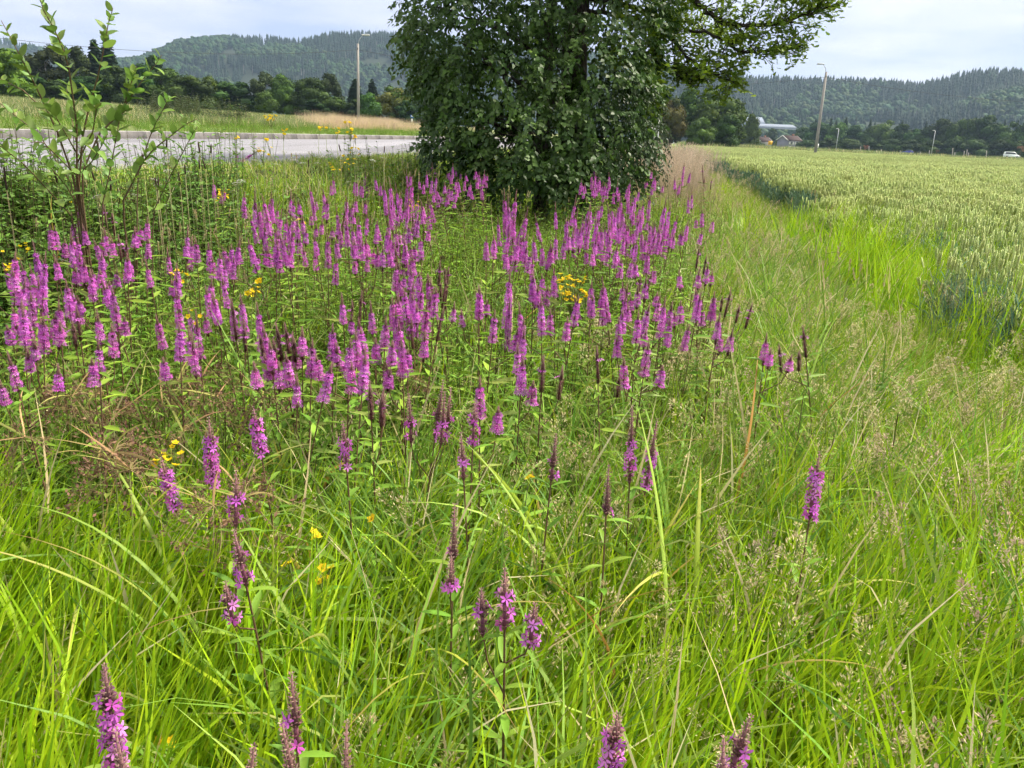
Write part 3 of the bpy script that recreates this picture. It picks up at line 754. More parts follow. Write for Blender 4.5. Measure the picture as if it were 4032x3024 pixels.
for b, r0 in zip(boughs, rad0):
    P = img_path(b, ob); n = len(P)
    # resample with wiggle
    q = np.linspace(0, n - 1, n * 4); PP = np.stack([np.interp(q, np.arange(n), P[:, k]) for k in range(3)], 1)
    PP[1:-1] += r5.normal(0, .012, (len(PP) - 2, 3))
    R = np.linspace(r0, .012, len(PP)); bo.tube(PP, R, 7, (.05, .043, .037))
    n0 = int(len(PP) * .32)
    for i in range(n0, len(PP)):
        for q in range(2):
            t = unit(PP[min(i + 1, len(PP) - 1)] - PP[i - 1])
            d = unit(t * .7 + r5.normal(0, .6, 3) * np.array([1, 1, .7]) + np.array([0, 0, .05]))
            l = r5.uniform(.25, .62) * (1 if i < len(PP) - 4 else .7)
            e = PP[i] + d * l + np.array([0, 0, .04]); mid = (PP[i] + e) / 2 + r5.normal(0, .03, 3)
            sub.tube([PP[i], mid, e], [min(.012, R[i] * .6), .007, .003], 4, (.055, .046, .04), False)
            tips_p += [e, mid]; tips_d += [d, d]
            for w in range(2):
                d2 = unit(d + r5.normal(0, .7, 3)); e2 = mid + d2 * r5.uniform(.12, .28); sub.tube([mid, e2], [.005, .002], 3, (.055, .046, .04), False); tips_p.append(e2); tips_d.append(d2)
    tips_p.append(PP[-1]); tips_d.append(t)
bo.obj("boughs", M_BARK, oak, smooth=True); sub.obj("twigs", M_BARK, oak)["kind"] = "stuff"
tips_p = np.array(tips_p); tips_d = np.array(tips_d)
def oak_rosette(mb, r, P, D, n, size, cols):
    m = len(P)
    base = np.array(cols)[r.integers(0, len(cols), m)] * r.uniform(.8, 1.25, (m, 1))
    # lobed leaf outline
    half = [(.05, .0), (.19, .18), (.12, .28), (.31, .45), (.20, .55), (.36, .74), (.24, .84), (.12, .98)]
    Vt = [(0, 0, 0)] + [(-x, y, .04) for x, y in half] + [(0, 1.02, 0)] + [(x, y, .04) for x, y in half[::-1]]
    mid = [(0, y, 0) for _, y in half]
    Vt = [(0, y, -.02) for _, y in half] + [(-x, y, .05) for x, y in half] + [(x, y, .05) for x, y in half]
    F = np.array([[i, i + 1, 8 + i + 1, 8 + i] for i in (0, 2, 4, 6)] + [[i, 16 + i, 16 + i + 1, i + 1] for i in (0, 2, 4, 6)] +
                 [[i, i + 1, 8 + i + 1, 8 + i] for i in (1, 3, 5)] + [[i, 16 + i, 16 + i + 1, i + 1] for i in (1, 3, 5)])
    for j in range(n):
        d = unit(D * .4 + r.normal(0, .8, (m, 3)) * np.array([1, 1, .55]))
        nn = unit(np.array([0, 0, 1.0]) + r.normal(0, .45, (m, 3)))
        mb.rep(Vt, [F], frames(d, nn) * (size * r.uniform(.7, 1.2, m))[:, None, None], P + d * .02 + r.normal(0, .035, (m, 3)), base * r.uniform(.85, 1.2, (m, 1)))
oc = MB(); OC = [(.19, .28, .022), (.15, .235, .022), (.24, .33, .03), (.11, .19, .022)]
oak_rosette(oc, r5, tips_p, tips_d, 6, .085, OC)
# denser foliage where the bough leaves the crown
E_o = [ell(2560, 40, 130, 90, 15.0, .8), ell(2480, 180, 120, 130, 14.6, .9), ell(2570, 330, 70, 90, 14.0, .6), ell(2540, 430, 70, 70, 13.9, .5), ell(2640, -20, 120, 50, 15.2, .7)]
Po, Do = twigs_on(r5, [(e[0] - ob[0], e[1] - ob[1], e[2] - ob[2], *e[3:]) for e in E_o], 22, .4)
oak_rosette(oc, r5, Po, Do, 6, .10, OC)
E_t = [ell(2300, -500, 600, 280, 15.6, 2.6), ell(2700, -330, 380, 130, 15.0, 1.6)]
Po, Do = twigs_on(r5, [(e[0] - ob[0], e[1] - ob[1], e[2] - ob[2], *e[3:]) for e in E_t], 7, .5)
oak_rosette(oc, r5, Po, Do, 7, .16, OC)
o = oc.obj("crown", M_TREE, oak); o["kind"] = "stuff"
print("tree tris", sum(len(p.vertices) - 2 for p in o.data.polygons), len(tips_p))

# ================================================================== WILLOW SAPLING (left)
def willow_leaf(seed):
    r = np.random.default_rng(seed); n = 7
    t = np.linspace(0, 1, n); w = .27 * np.sin(np.pi * t ** .8) ** .75 + .012; w[-1] = .0
    if seed % 2: w[3:5] *= r.uniform(.75, .95)
    curl = r.uniform(-.22, .12); sx = r.uniform(-.06, .06)
    c = np.stack([sx * np.sin(3 * t), t, curl * t ** 2], 1)
    Lf = c + np.stack([-w, 0 * t, .10 * np.sin(np.pi * t) + .02 * np.sin(9 * t)], 1); Rt = c + np.stack([w, 0 * t, .10 * np.sin(np.pi * t) + .02 * np.cos(8 * t)], 1)
    V = np.concatenate([c, Lf, Rt]); i = np.arange(n - 1)
    mb = MB(); g_ = np.array([.17, .28, .05]) * r.uniform(.85, 1.15)
    mb.add(V, [np.stack([i, i + 1, n + i + 1, n + i], 1), np.stack([i, 2 * n + i, 2 * n + i + 1, i + 1], 1)], g_)
    mb.tube([(0, -.12, .0), (0, 0, 0)], [.012, .012], 3, (.16, .15, .05))
    return mb
M_WILLOW = plant_mat("willow_leaf", .38, .5, .35, .02, .45)
WL = [willow_leaf(s_).mesh("leaf", M_WILLOW, True) for s_ in range(6)]
sap_b = at_y(305, 860, 4.6); sap_b[2] = float(height(sap_b[0], sap_b[1]))
sapling = empty("willow_sapling", tuple(sap_b)); tag(sapling, "young willow with upright shoots and pale green leaves beside the road", "shrub")
shoots = [
    ([(303, 760, 4.6), (302, 497, 4.55), (289, 398, 4.5), (271, 271, 4.45), (244, 181, 4.4), (208, 104, 4.35), (172, 41, 4.3), (150, -30, 4.3)], 26),
    ([(309, 760, 4.6), (325, 542, 4.6), (353, 407, 4.6), (384, 307, 4.55), (402, 226, 4.5), (416, 149, 4.5), (427, 90, 4.5), (445, 32, 4.5)], 20),
    ([(315, 700, 4.6), (389, 529, 4.7), (452, 466, 4.75), (493, 407, 4.8), (533, 357, 4.8), (574, 298, 4.85), (610, 258, 4.85), (637, 217, 4.85)], 20),
    ([(296, 720, 4.6), (226, 520, 4.5), (190, 443, 4.45), (149, 357, 4.4), (118, 294, 4.35), (86, 235, 4.3), (54, 172, 4.3), (5, 81, 4.3)], 20),
    ([(290, 860, 4.6), (200, 760, 4.4), (90, 642, 4.2), (0, 574, 4.1), (-60, 540, 4.0)], 12),
    ([(292, 740, 4.6), (149, 524, 4.7), (68, 461, 4.8), (0, 407, 4.9), (-50, 370, 4.9)], 13),
    ([(480, 800, 4.9), (529, 705, 4.9), (565, 633, 4.9), (610, 583, 4.9), (669, 538, 4.9), (732, 488, 4.9), (775, 470, 4.9)], 17),
    ([(540, 690, 4.9), (592, 533, 5.0), (619, 475, 5.0), (655, 407, 5.0), (665, 385, 5.0)], 13),
    ([(600, 840, 5.1), (678, 678, 5.1), (719, 601, 5.1), (755, 533, 5.1), (778, 497, 5.1)], 10),
    ([(400, 820, 4.7), (438, 651, 4.7), (457, 542, 4.7), (475, 452, 4.75), (500, 430, 4.75)], 15),
    ([(487, 418, 4.8), (511, 343, 4.75), (538, 262, 4.7)], 9),
    ([(170, 430, 4.5), (90, 355, 4.5), (0, 310, 4.5), (-30, 290, 4.5)], 8),
    ([(305, 640, 4.6), (365, 520, 4.3), (380, 430, 4.2), (392, 385, 4.2)], 11),
    ([(300, 600, 4.6), (255, 520, 4.4), (225, 470, 4.3), (205, 420, 4.3)], 9),
    ([(300, 560, 4.6), (285, 480, 4.7), (275, 420, 4.8), (262, 350, 4.8)], 10),
    ([(310, 700, 4.6), (230, 620, 4.3), (170, 560, 4.2), (120, 560, 4.1)], 9),
    ([(303, 690, 4.6), (360, 640, 4.4), (400, 575, 4.3), (420, 530, 4.3)], 10),
    ([(300, 800, 4.6), (260, 730, 4.5), (200, 660, 4.4), (170, 640, 4.4)], 9),
]
for pts, nlv in shoots:
    P = img_path(pts, sap_b); n = len(P)
    if pts[0][1] > 650: P = np.concatenate([[[P[0][0] * .65, P[0][1] * .65 + r5.normal(0, .08), 0]], P]); n += 1
    q = np.linspace(0, n - 1, n * 4); PP = np.stack([np.interp(q, np.arange(n), P[:, k]) for k in range(3)], 1)
    mb = MB(); mb.tube(PP, np.linspace(.0062 if len(pts) > 6 else .0042, .0018, len(PP)), 5, (.13, .085, .045)); sh = mb.obj("shoot", M_STEM, sapling, smooth=True)
    L0 = .22; nlv = int(nlv * 1.25)
    for k in range(nlv):
        t = L0 + (1 - L0) * (k + .5) / nlv; i = min(int(t * (len(PP) - 1)), len(PP) - 2)
        p = PP[i]; d = unit(PP[i + 1] - PP[i])
        a = k * 2.4 + r5.uniform(-.5, .5)
        sd_ = unit(np.cross(d, [math.cos(a), math.sin(a), .2]))
        tip = unit(d * r5.uniform(.5, 1.1) + sd_ * .9 + np.array([0, 0, r5.uniform(-.35, .1)]))
        nn = unit(np.array([0, 0, 1.0]) + d * .4 + r5.normal(0, .35, 3))
        Mx = frames(tip[None], nn[None])[0]; sz = (.086 - .034 * max(0, t - .75) / .25) * r5.uniform(.72, 1.12)
        lf = link("leaf", WL[r5.integers(0, 6)], sh)
        lf.matrix_local = Matrix(((*(Mx[0] * sz), p[0]), (*(Mx[1] * sz), p[1]), (*(Mx[2] * sz), p[2]), (0, 0, 0, 1)))
# ================================================================== POLES, SIGNS, HOUSES, CARS
M_POLE = solid_mat("weathered_pole", (.33, .31, .285), .85, .15, .22, 3, bump=.4, bscale=30, stretch=(6, 6, .4))
M_GALV = solid_mat("galvanised_steel", (.42, .44, .46), .5, .4, .1, 5, metal=.3)
M_WHITE = solid_mat("white_paint", (.78, .78, .76), .5, .4, .05, 3)
M_WIRE = solid_mat("wire", (.05, .05, .05), .6, .3, .1, 3)
M_LAMP = solid_mat("lamp_housing", (.55, .56, .56), .45, .4, .08, 4)
M_DARKP = solid_mat("dark_plastic", (.03, .03, .032), .5, .3, .1, 4)
M_BLUE = solid_mat("sign_blue", (.03, .16, .48), .45, .4, .05, 3)
M_YEL = solid_mat("sign_yellow", (.75, .42, .03), .5, .4, .05, 3)
def lamp_pole(ub, ut, vt, y, label, rad=.12, headdir=-1, arm=1.1):
    top = at_y(ut, vt, y); bx = at_y(ub, vt + 300, y)[0]
    z0 = float(height(bx, y)) - .3
    o = empty("lamp_pole", (bx, y, z0)); tag(o, label, "lamp pole")
    h = top[2] - z0; lean = top[0] - bx
    p = MB(); p.tube([(0, 0, 0), (lean * .5, 0, h * .5), (lean, 0, h)], [rad, rad * .85, rad * .7], 10, (.3, .27, .24)); p.obj("pole", M_POLE, o, smooth=True)
    a = MB(); T_ = np.array([lean, 0, h]); e = T_ + np.array([headdir * arm * .55, -.1, arm * .8])
    a.tube([T_ - np.array([0, 0, .25]), T_ + np.array([headdir * arm * .15, 0, arm * .4]), e], [.035, .035, .03], 6, (.5, .5, .5)); a.obj("bracket_arm", M_GALV, o, smooth=True)
    hd = MB()
    for k, (x0, x1, w, zz0, zz1) in enumerate([(-.15, .18, .13, -.03, .07), (.14, .62, .17, -.05, .09)]):
        hd.box(e[0] + headdir * (x0 if headdir > 0 else x0), e[0] + headdir * x1, e[1] - w, e[1] + w, e[2] + zz0, e[2] + zz1) if headdir > 0 else hd.box(e[0] + headdir * x1, e[0] + headdir * x0, e[1] - w, e[1] + w, e[2] + zz0, e[2] + zz1)
    h_ = hd.obj("lamp_head", M_LAMP, o); bv = h_.modifiers.new("bevel", 'BEVEL'); bv.width = .05; bv.segments = 3
    ins = MB(); ins.tube([T_ + np.array([0, -.1, -.55]), T_ + np.array([0, -.1, -.35])], [.05, .03], 8, (.1, .1, .1)); ins.obj("wire_clamp", M_DARKP, o)
    return np.array([bx + lean, y, z0 + h])
topL = lamp_pole(1411, 1409, 172, 86, "tall grey wooden lamp pole with curved lamp beyond the kerb", .15, 1, 1.0)
topR = lamp_pole(3213, 3254, 283, 92, "leaning wooden lamp pole with white lamp at the wheat field's far edge", .17, -1, .9)
def wire(name, A, B, sag, label):
    t = np.linspace(0, 1, 30)[:, None]; P = A * (1 - t) + B * t; P[:, 2] -= sag * 4 * (t * (1 - t))[:, 0]
    mb = MB(); mb.tube(P, .014, 4, (.05, .05, .05)); tag(mb.obj(name, M_WIRE), label, "wire")
wl = topL - np.array([0, 0, .55]); wr_ = topR - np.array([0, 0, .5])
wire("power_line", wl, at_y(-250, 118, 62), .9, "thin overhead wire running left from the tall grey lamp pole")
wire("power_line", wl, at_y(2150, 300, 100), .3, "thin overhead wire running right from the tall grey lamp pole behind the tree")
wire("power_line", wr_, at_y(2600, 345, 110), .25, "thin overhead wire running left from the leaning lamp pole")
wire("power_line", wr_, at_y(4250, 410, 84), .5, "thin overhead wire running right from the leaning lamp pole")
def street_light(ub, vb, ut, vt, y, label, hd=1):
    t_ = at_y(ut, vt, y); b_ = at_y(ub, vb, y); z0 = min(float(height(b_[0], y)), b_[2])
    o = empty("street_light", (b_[0], y, z0)); tag(o, label, "street light")
    p = MB(); p.tube([(0, 0, 0), (t_[0] - b_[0], 0, t_[2] - z0)], [.14, .10], 8, (.5, .5, .5)); p.obj("post", M_GALV, o)
    h = MB(); h.box(t_[0] - b_[0] - .2, t_[0] - b_[0] + .9 * hd, -.2, .2, t_[2] - z0, t_[2] - z0 + .2); h.obj("lamp_head", M_LAMP, o)
street_light(3291, 592, 3303, 508, 300, "thin steel street light just right of the leaning lamp pole", -1)
street_light(3667, 609, 3683, 515, 300, "thin steel street light standing right of the blue car", -1)
street_light(2980, 570, 2978, 520, 380, "short grey post beside the small house", 1)
# bus stop sign
p = at_y(1622, 497, 120); z0 = float(height(p[0], 120))
o = empty("bus_stop_sign", (p[0], 120, z0)); tag(o, "small blue bus stop sign on a post before the far trees", "sign")
zt = at_y(1622, 453, 120)[2] - z0
q = MB(); q.tube([(0, 0, 0), (0, 0, zt)], .04, 8, (.5, .5, .5)); q.obj("post", M_GALV, o)
q = MB(); q.box(-.20, .20, -.06, -.02, zt - .42, zt + .02); sg = q.obj("sign_plate", M_BLUE, o)
q = MB(); q.box(-.13, .13, -.075, -.062, zt - .22, zt - .08); q.box(-.12, -.06, -.075, -.062, zt - .26, zt - .215); q.box(.06, .12, -.075, -.062, zt - .26, zt - .215); q.obj("bus_symbol", M_WHITE, sg)
q = MB(); q.box(-.12, .12, -.055, -.045, .75 * zt - .55, .75 * zt - .15); q.obj("timetable", M_WHITE, o)
# yellow sign and white sign by the far road
def board(name, u, v0, v1, vb, w, y, mat, label):
    p = at_y(u, v1, y); z0 = min(float(height(p[0], y)), at_y(u, vb, y)[2]); a = at_y(u, v0, y)[2] - z0; b = p[2] - z0
    o = empty(name, (p[0], y, z0)); tag(o, label, "sign"); ww = w / FPX * y
    q = MB(); q.box(-ww / 2, ww / 2, -.08, -.03, b, a); pl = q.obj("sign_plate", mat, o)
    q = MB(); q.tube([(0, 0, 0), (0, 0, a - .1)], .05, 6, (.5, .5, .5)); q.obj("post", M_GALV, o)
    return o, pl, ww, a, b
o, pl, ww, a, b = board("road_sign", 3032, 555, 570, 580, 15, 300, M_YEL, "yellow roadside sign standing left of the grey house")
q = MB(); h_ = a - b
for k in range(3): q.box(-ww * .3, ww * .1 * (k + .5), -.095, -.085, b + h_ * (.25 + .22 * k), b + h_ * (.33 + .22 * k))
q.obj("sign_lines", solid_mat("sign_print", (.35, .2, .03), .6, .3, .05, 3), pl)
board("road_sign", 3215, 566, 582, 593, 13, 160, M_WHITE, "blank white board beside the foot of the leaning lamp pole")
# white lattice post beside the big tree
p = at_y(2583, 540, 60); z0 = float(height(p[0], 60)); zt = at_y(2586, 468, 60)[2] - z0
o = empty("lattice_post", (p[0], 60, z0)); tag(o, "white lattice post standing right of the big leafy tree", "post")
q = MB(); q.box(-.17, -.11, -.03, .03, 0, zt); q.obj("post_rail", M_WHITE, o)
q = MB(); q.box(.11, .17, -.03, .03, 0, zt); q.obj("post_rail", M_WHITE, o)
q = MB(); zz = .3
while zz < zt - .3: q.tube([(-.12, 0, zz), (.12, 0, zz + .3)], .015, 4, (.7, .7, .7)); zz += .3
q.obj("lattice", M_WHITE, o)
# stakes along the far road
SL = "slim wooden stake in the line along the far road"
for u, v0, v1 in [(3389, 577, 596), (3422, 575, 598), (3452, 592, 600), (3471, 588, 599), (3545, 593, 602), (3624, 598, 606), (3660, 592, 607), (3752, 583, 610), (3760, 600, 610), (3797, 594, 611), (3808, 589, 611), (3814, 601, 612), (3885, 593, 616), (3320, 588, 596), (3250, 590, 598)]:
    y = 250; a = at_y(u, v0, y); b = at_y(u, v1, y); z0 = min(float(height(b[0], y)), b[2]) - .1
    q = MB(); q.tube([(0, 0, 0), (a[0] - b[0], 0, a[2] - z0)], [.13, .11], 6, (.55, .5, .42)); tag(q.obj("fence_stake", M_POLE, loc=(b[0], y, z0)), SL, "stake", "stakes along the far road")
# brown dead saplings near the far road
for u, v0, v1, lab in [(3405, 570, 598, "rusty brown dead sapling by the stakes right of the leaning pole"), (3688, 588, 608, "small rusty dead sapling next to the second steel street light"), (4015, 572, 612, "rusty brown dead sapling standing behind the white van")]:
    y = 262; a = at_y(u, v0, y); b = at_y(u, v1, y); h = a[2] - b[2]; o = empty("dead_sapling", tuple(b)); tag(o, lab, "sapling")
    q = MB(); q.tube([(0, 0, -.5), (0, 0, h * .9)], [.06, .02], 5, (.16, .11, .08)); q.obj("trunk", M_STEM, o)
    q = MB(); leaf_cloud(q, np.random.default_rng(u), [(random.uniform(-.3, .3) * h, random.uniform(-.2, .2) * h, h * random.uniform(.4, .85), h * .14, h * .14, h * .12) for _ in range(7)], 260, .2, [(.20, .12, .08), (.16, .10, .07)], False); q.obj("crown", M_FAR, o)["kind"] = "stuff"
# ---- grey house
M_CLAD = solid_mat("grey_cladding", (.20, .20, .24), .75, .2, .08, 1.5)
M_ROOF = solid_mat("brown_roof_tiles", (.055, .036, .034), .8, .1, .15, 2)
M_GLASS = solid_mat("dark_glass", (.03, .035, .045), .1, .6, .1, 1)
M_BRICK = solid_mat("chimney_brick", (.22, .12, .09), .9, .1, .2, 4)
def house(name, u, v0, y, L, W, H, RH, yaw, label, wall, detail=True):
    p = at_y(u, v0, y); o = empty(name, (p[0], y, p[2]), (0, 0, yaw)); tag(o, label, "house")
    q = MB(); q.box(-L / 2, L / 2, -W / 2, W / 2, 0, H)
    q.add([(-L / 2, -W / 2, H), (-L / 2, W / 2, H), (-L / 2, 0, H + RH), (L / 2, -W / 2, H), (L / 2, W / 2, H), (L / 2, 0, H + RH)], [np.array([[0, 2, 1], [3, 4, 5]])], (.2, .2, .2)); q.obj("wall", wall, o)
    q = MB(); e = .5; th = .18
    for s_ in (-1, 1):
        a = (s_ * (W / 2 + e), H - RH * e / (W / 2)); b = (0, H + RH)
        V = [(x, yy, z + dz) for x in (-L / 2 - e, L / 2 + e) for (yy, z) in (a, b) for dz in (.03, th)]
        q.add(V, [np.array([[0, 1, 3, 2], [4, 6, 7, 5], [1, 5, 7, 3], [0, 2, 6, 4], [0, 4, 5, 1], [2, 3, 7, 6]])], (.2, .1, .1))
    rf = q.obj("roof", M_ROOF, o)
    q = MB()
    for sx in (-1, 1):
        for s_ in (-1, 1):
            q.tube([(sx * (L / 2 + e + .03), s_ * (W / 2 + e), H - RH * e / (W / 2) + .05), (sx * (L / 2 + e + .03), 0, H + RH + .05)], .14, 4, (.8, .8, .8))
    q.obj("barge_boards", M_WHITE, o)
    q = MB(); q.box(L * .18, L * .18 + .8, -.4, .4, H + RH * .6, H + RH + .9); q.obj("chimney", M_BRICK, rf)
    def win(face, c, z, w, h, shutters=False):
        fr_ = MB(); gl = MB()
        if face == 'f':
            fr_.box(c - w / 2 - .12, c + w / 2 + .12, -W / 2 - .06, -W / 2 + .02, z - .12, z + h + .12); f_ = fr_.obj("window", M_WHITE, o)
            for k in (-1, 1): gl = MB(); gl.box(c + (k - 1) * w / 4 + .05, c + (k + 1) * w / 4 - .05, -W / 2 - .09, -W / 2 - .07, z, z + h); gl.obj("pane", M_GLASS, f_)
            if shutters:
                for k in (-1, 1): q = MB(); q.box(c + k * (w / 2 + .55) - .4, c + k * (w / 2 + .55) + .4, -W / 2 - .08, -W / 2 + .02, z - .1, z + h + .1); q.obj("shutter", M_WHITE, f_)
        else:
            fr_.box(L / 2 - .02, L / 2 + .06, c - w / 2 - .12, c + w / 2 + .12, z - .12, z + h + .12); f_ = fr_.obj("window", M_WHITE, o)
            for k in (-1, 1): gl = MB(); gl.box(L / 2 + .07, L / 2 + .09, c + (k - 1) * w / 4 + .05, c + (k + 1) * w / 4 - .05, z, z + h); gl.obj("pane", M_GLASS, f_)
    if detail:
        win('f', -L * .24, H - 1.9, 1.5, 1.2, True); win('f', L * .2, H - 1.9, 1.5, 1.2, True)
        win('g', 0.2, H - 1.7, 1.3, 1.4); win('g', .2, .6, 1.3, 1.4)
        win('f', -L * .28, .8, 1.6, 1.3)
        # porch
        q = MB()
        for x in (L * .12, L * .34): q.tube([(x, -W / 2 - 1.6, 0), (x, -W / 2 - 1.6, 2.4)], .09, 6, (.8, .8, .8))
        th_ = np.linspace(0, math.pi, 9); q.tube([(L * .23 - math.cos(t) * L * .13, -W / 2 - 1.6, 2.4 + .9 * math.sin(t)) for t in th_], .14, 5, (.8, .8, .8)); q.obj("porch", M_WHITE, o)
        q = MB(); q.box(L * .19, L * .27, -W / 2 - .07, -W / 2 + .02, .1, 2.2); dr = q.obj("door", M_WHITE, o)
        q = MB(); q.box(L * .25, L * .258, -W / 2 - .14, -W / 2 - .075, 1.0, 1.15); q.obj("handle", M_DARKP, dr)
        q = MB(); q.box(L / 2 + .8, L / 2 + 5.5, -1.2, 2.5, 0, 2.2); q.obj("shed", M_ROOF, o)["label"] = "low brown lean-to beside the gable"
    return o
house("house", 3103, 594, 430, 9.6, 7.0, 5.2, 2.1, .55, "two-storey grey house with brown roof and white window shutters", M_CLAD)
house("house", 2997, 580, 470, 8, 7, 3.2, 2.2, .5, "small low house with brown roof half hidden behind the hedge", solid_mat("cream_cladding", (.34, .33, .31), .8, .2, .08, 2), False)
# ---- greenhouses
M_GH = solid_mat("greenhouse_glass", (.19, .23, .31), .6, .5, .06, .08)
M_GHF = solid_mat("greenhouse_frame", (.24, .26, .30), .5, .4, .05, .3)
def greenhouse(u0, u1, vt, vb, y, label, nb=14):
    a = at_y(u0, vb, y); b = at_y(u1, vb, y); z1 = at_y((u0 + u1) / 2, vt, y)[2]; zb = (a[2] + b[2]) / 2; W = b[0] - a[0]; H = z1 - zb
    o = empty("greenhouse", (a[0], y, zb)); tag(o, label, "greenhouse")
    for k in range(nb):
        x0, x1 = W * k / nb, W * (k + 1) / nb; q = MB()
        V = [(x0 + .15, 0, .3), (x1 - .15, 0, .3), (x1 - .15, 0, H * .45), (x0 + .15, 0, H * .45), (x0 + .15, 10, H), (x1 - .15, 10, H), (x1 - .15, 20, H * .45), (x0 + .15, 20, H * .45)]
        q.add(V, [np.array([[0, 1, 2, 3], [3, 2, 5, 4], [4, 5, 6, 7]])], (.6, .6, .7)); q.obj("glass_panel", M_GH, o)
    q = MB()
    for k in range(nb + 1):
        x = W * k / nb; q.tube([(x, -.05, 0), (x, -.05, H * .46), (x, 10, H + .05), (x, 20, H * .46)], .12, 4, (.6, .6, .6))
    q.box(0, W, -.1, .3, 0, .3); q.obj("frame", M_GHF, o)
greenhouse(2870, 3010, 458, 500, 700, "pale blue greenhouse roof rising behind the slim yellow-green tree", 9)
greenhouse(2985, 3135, 488, 508, 660, "long low pale blue greenhouse roof left of the grey house's chimney", 14)
# ---- radio mast on the hill
p = at_y(1348, 172, 1780); zt = at_y(1348, 130, 1780)[2] - p[2]
q = MB(); q.tube([(0, 0, -6), (0, 0, zt)], [1.0, .35], 4, (.4, .38, .38)); tag(q.obj("radio_mast", M_GALV, loc=tuple(p)), "thin radio mast on the crest of the broad left hill", "mast")
# ---- vehicles
def loft(mb, secs, col, caps=True):
    """secs: list of closed rings (k,3)"""
    k = len(secs[0]); V = np.concatenate(secs); n = len(secs)
    i = np.arange(n - 1)[:, None] * k; j = np.arange(k)[None]
    f = np.stack([i + j, i + (j + 1) % k, i + k + (j + 1) % k, i + k + j], -1).reshape(-1, 4)
    mb.add(V, [f] + ([np.arange(k)[::-1], (n - 1) * k + np.arange(k)] if caps else []), col)
def vehicle(name, pos, yaw, L, Wd, lower, upper, wheels, rwh, paint, label, cat, lights=True):
    o = empty(name, pos, (0, 0, yaw)); tag(o, label, cat)
    def prism(prof_, w0, w1, z0, z1):
        # side profile extruded with tumble-home
        P = np.array(prof_); wz = np.interp(P[:, 1], [z0, z1], [w0, w1])
        secs = [np.stack([P[:, 0], s_ * wz, P[:, 1]], 1) for s_ in (-1, -.92, .92, 1)]
        secs[0] = secs[0] * 1.0; return secs
    q = MB(); loft(q, prism(lower, Wd / 2, Wd / 2 * .96, .2, 1.0), (.5, .5, .5))
    bd = q.obj("body", paint, o)
    zs = [p[1] for p in upper]; q = MB(); loft(q, prism(upper, Wd / 2 * .95, Wd / 2 * .74, min(zs), max(zs)), (.5, .5, .5)); q.obj("cabin", paint, o)
    # side windows follow the cabin, slightly proud
    c = np.mean(upper, 0); inn = [(c[0] + (x - c[0]) * .86, c[1] + (z - c[1]) * .70) for x, z in upper]
    for s_ in (-1, 1):
        P = np.array(inn); wz = np.interp(P[:, 1], [min(zs), max(zs)], [Wd / 2 * .95, Wd / 2 * .74]) + .012
        q = MB(); V = np.stack([P[:, 0], s_ * wz, P[:, 1]], 1); q.add(np.concatenate([V, V - np.array([0, s_ * .02, 0])]), [np.arange(len(P))[::s_], (len(P) + np.arange(len(P)))[::-s_]], (.05, .05, .05)); q.obj("side_window", M_GLASS, o)
    for x in wheels:
        for s_ in (-1, 1):
            q = MB(); th = np.arange(16) * math.pi / 8; ring = lambda r_, yy: np.stack([x + r_ * np.cos(th), np.full(16, yy), rwh + r_ * np.sin(th)], 1)
            y0, y1 = s_ * (Wd / 2 - .2), s_ * (Wd / 2 + .02)
            loft(q, [ring(rwh, y0), ring(rwh, y1)], (.02, .02, .02)); wl_ = q.obj("wheel", M_DARKP, o)
            q = MB(); loft(q, [ring(rwh * .6, y1), ring(rwh * .55, y1 + s_ * .015)], (.5, .5, .5)); q.obj("rim", M_GALV, wl_)
    if lights:
        for s_ in (-1, 1):
            q = MB(); q.box(L / 2 - .25, L / 2 + .02, s_ * Wd * .36 - .15, s_ * Wd * .36 + .15, .58, .72); q.obj("headlight", M_WHITE, o)
            q = MB(); q.box(-L / 2 - .02, -L / 2 + .2, s_ * Wd * .38 - .1, s_ * Wd * .38 + .1, .65, .85); q.obj("tail_light", M_BRICK, o)
    return o
M_CARB = solid_mat("blue_car_paint", (.02, .03, .30), .25, .6, .05, 2)
M_VANW = solid_mat("white_van_paint", (.72, .78, .77), .3, .5, .05, 2)
cp = at_y(3572, 606, 325); vp = at_y(3982, 621, 300)
yaw_r = math.atan2(dirr[1], dirr[0])
vehicle("car", (cp[0], cp[1], cp[2]), math.pi + yaw_r + .35, 4.4, 1.8,
        [(-2.2, .3), (-2.15, .75), (-2.0, .95), (-1.2, .98), (.7, .95), (1.6, .82), (2.15, .68), (2.2, .35), (2.0, .2), (-2.0, .2)],
        [(-1.95, .94), (-1.4, 1.38), (-.9, 1.46), (.1, 1.42), (.95, .95)], (-1.35, 1.35), .32, M_CARB, "blue car driving on the far road behind the wheat", "car")
vehicle("van", (vp[0], vp[1], vp[2]), yaw_r + .5, 5.0, 1.95,
        [(-2.5, .35), (-2.5, 1.1), (.9, 1.1), (1.9, .98), (2.4, .8), (2.5, .4), (2.3, .22), (-2.4, .22)],
        [(-2.46, 1.08), (-2.4, 1.8), (-2.2, 1.95), (.4, 1.95), (.8, 1.85), (1.6, 1.06)], (-1.6, 1.55), .33, M_VANW, "white van on the far road at the right edge of the photo", "van")
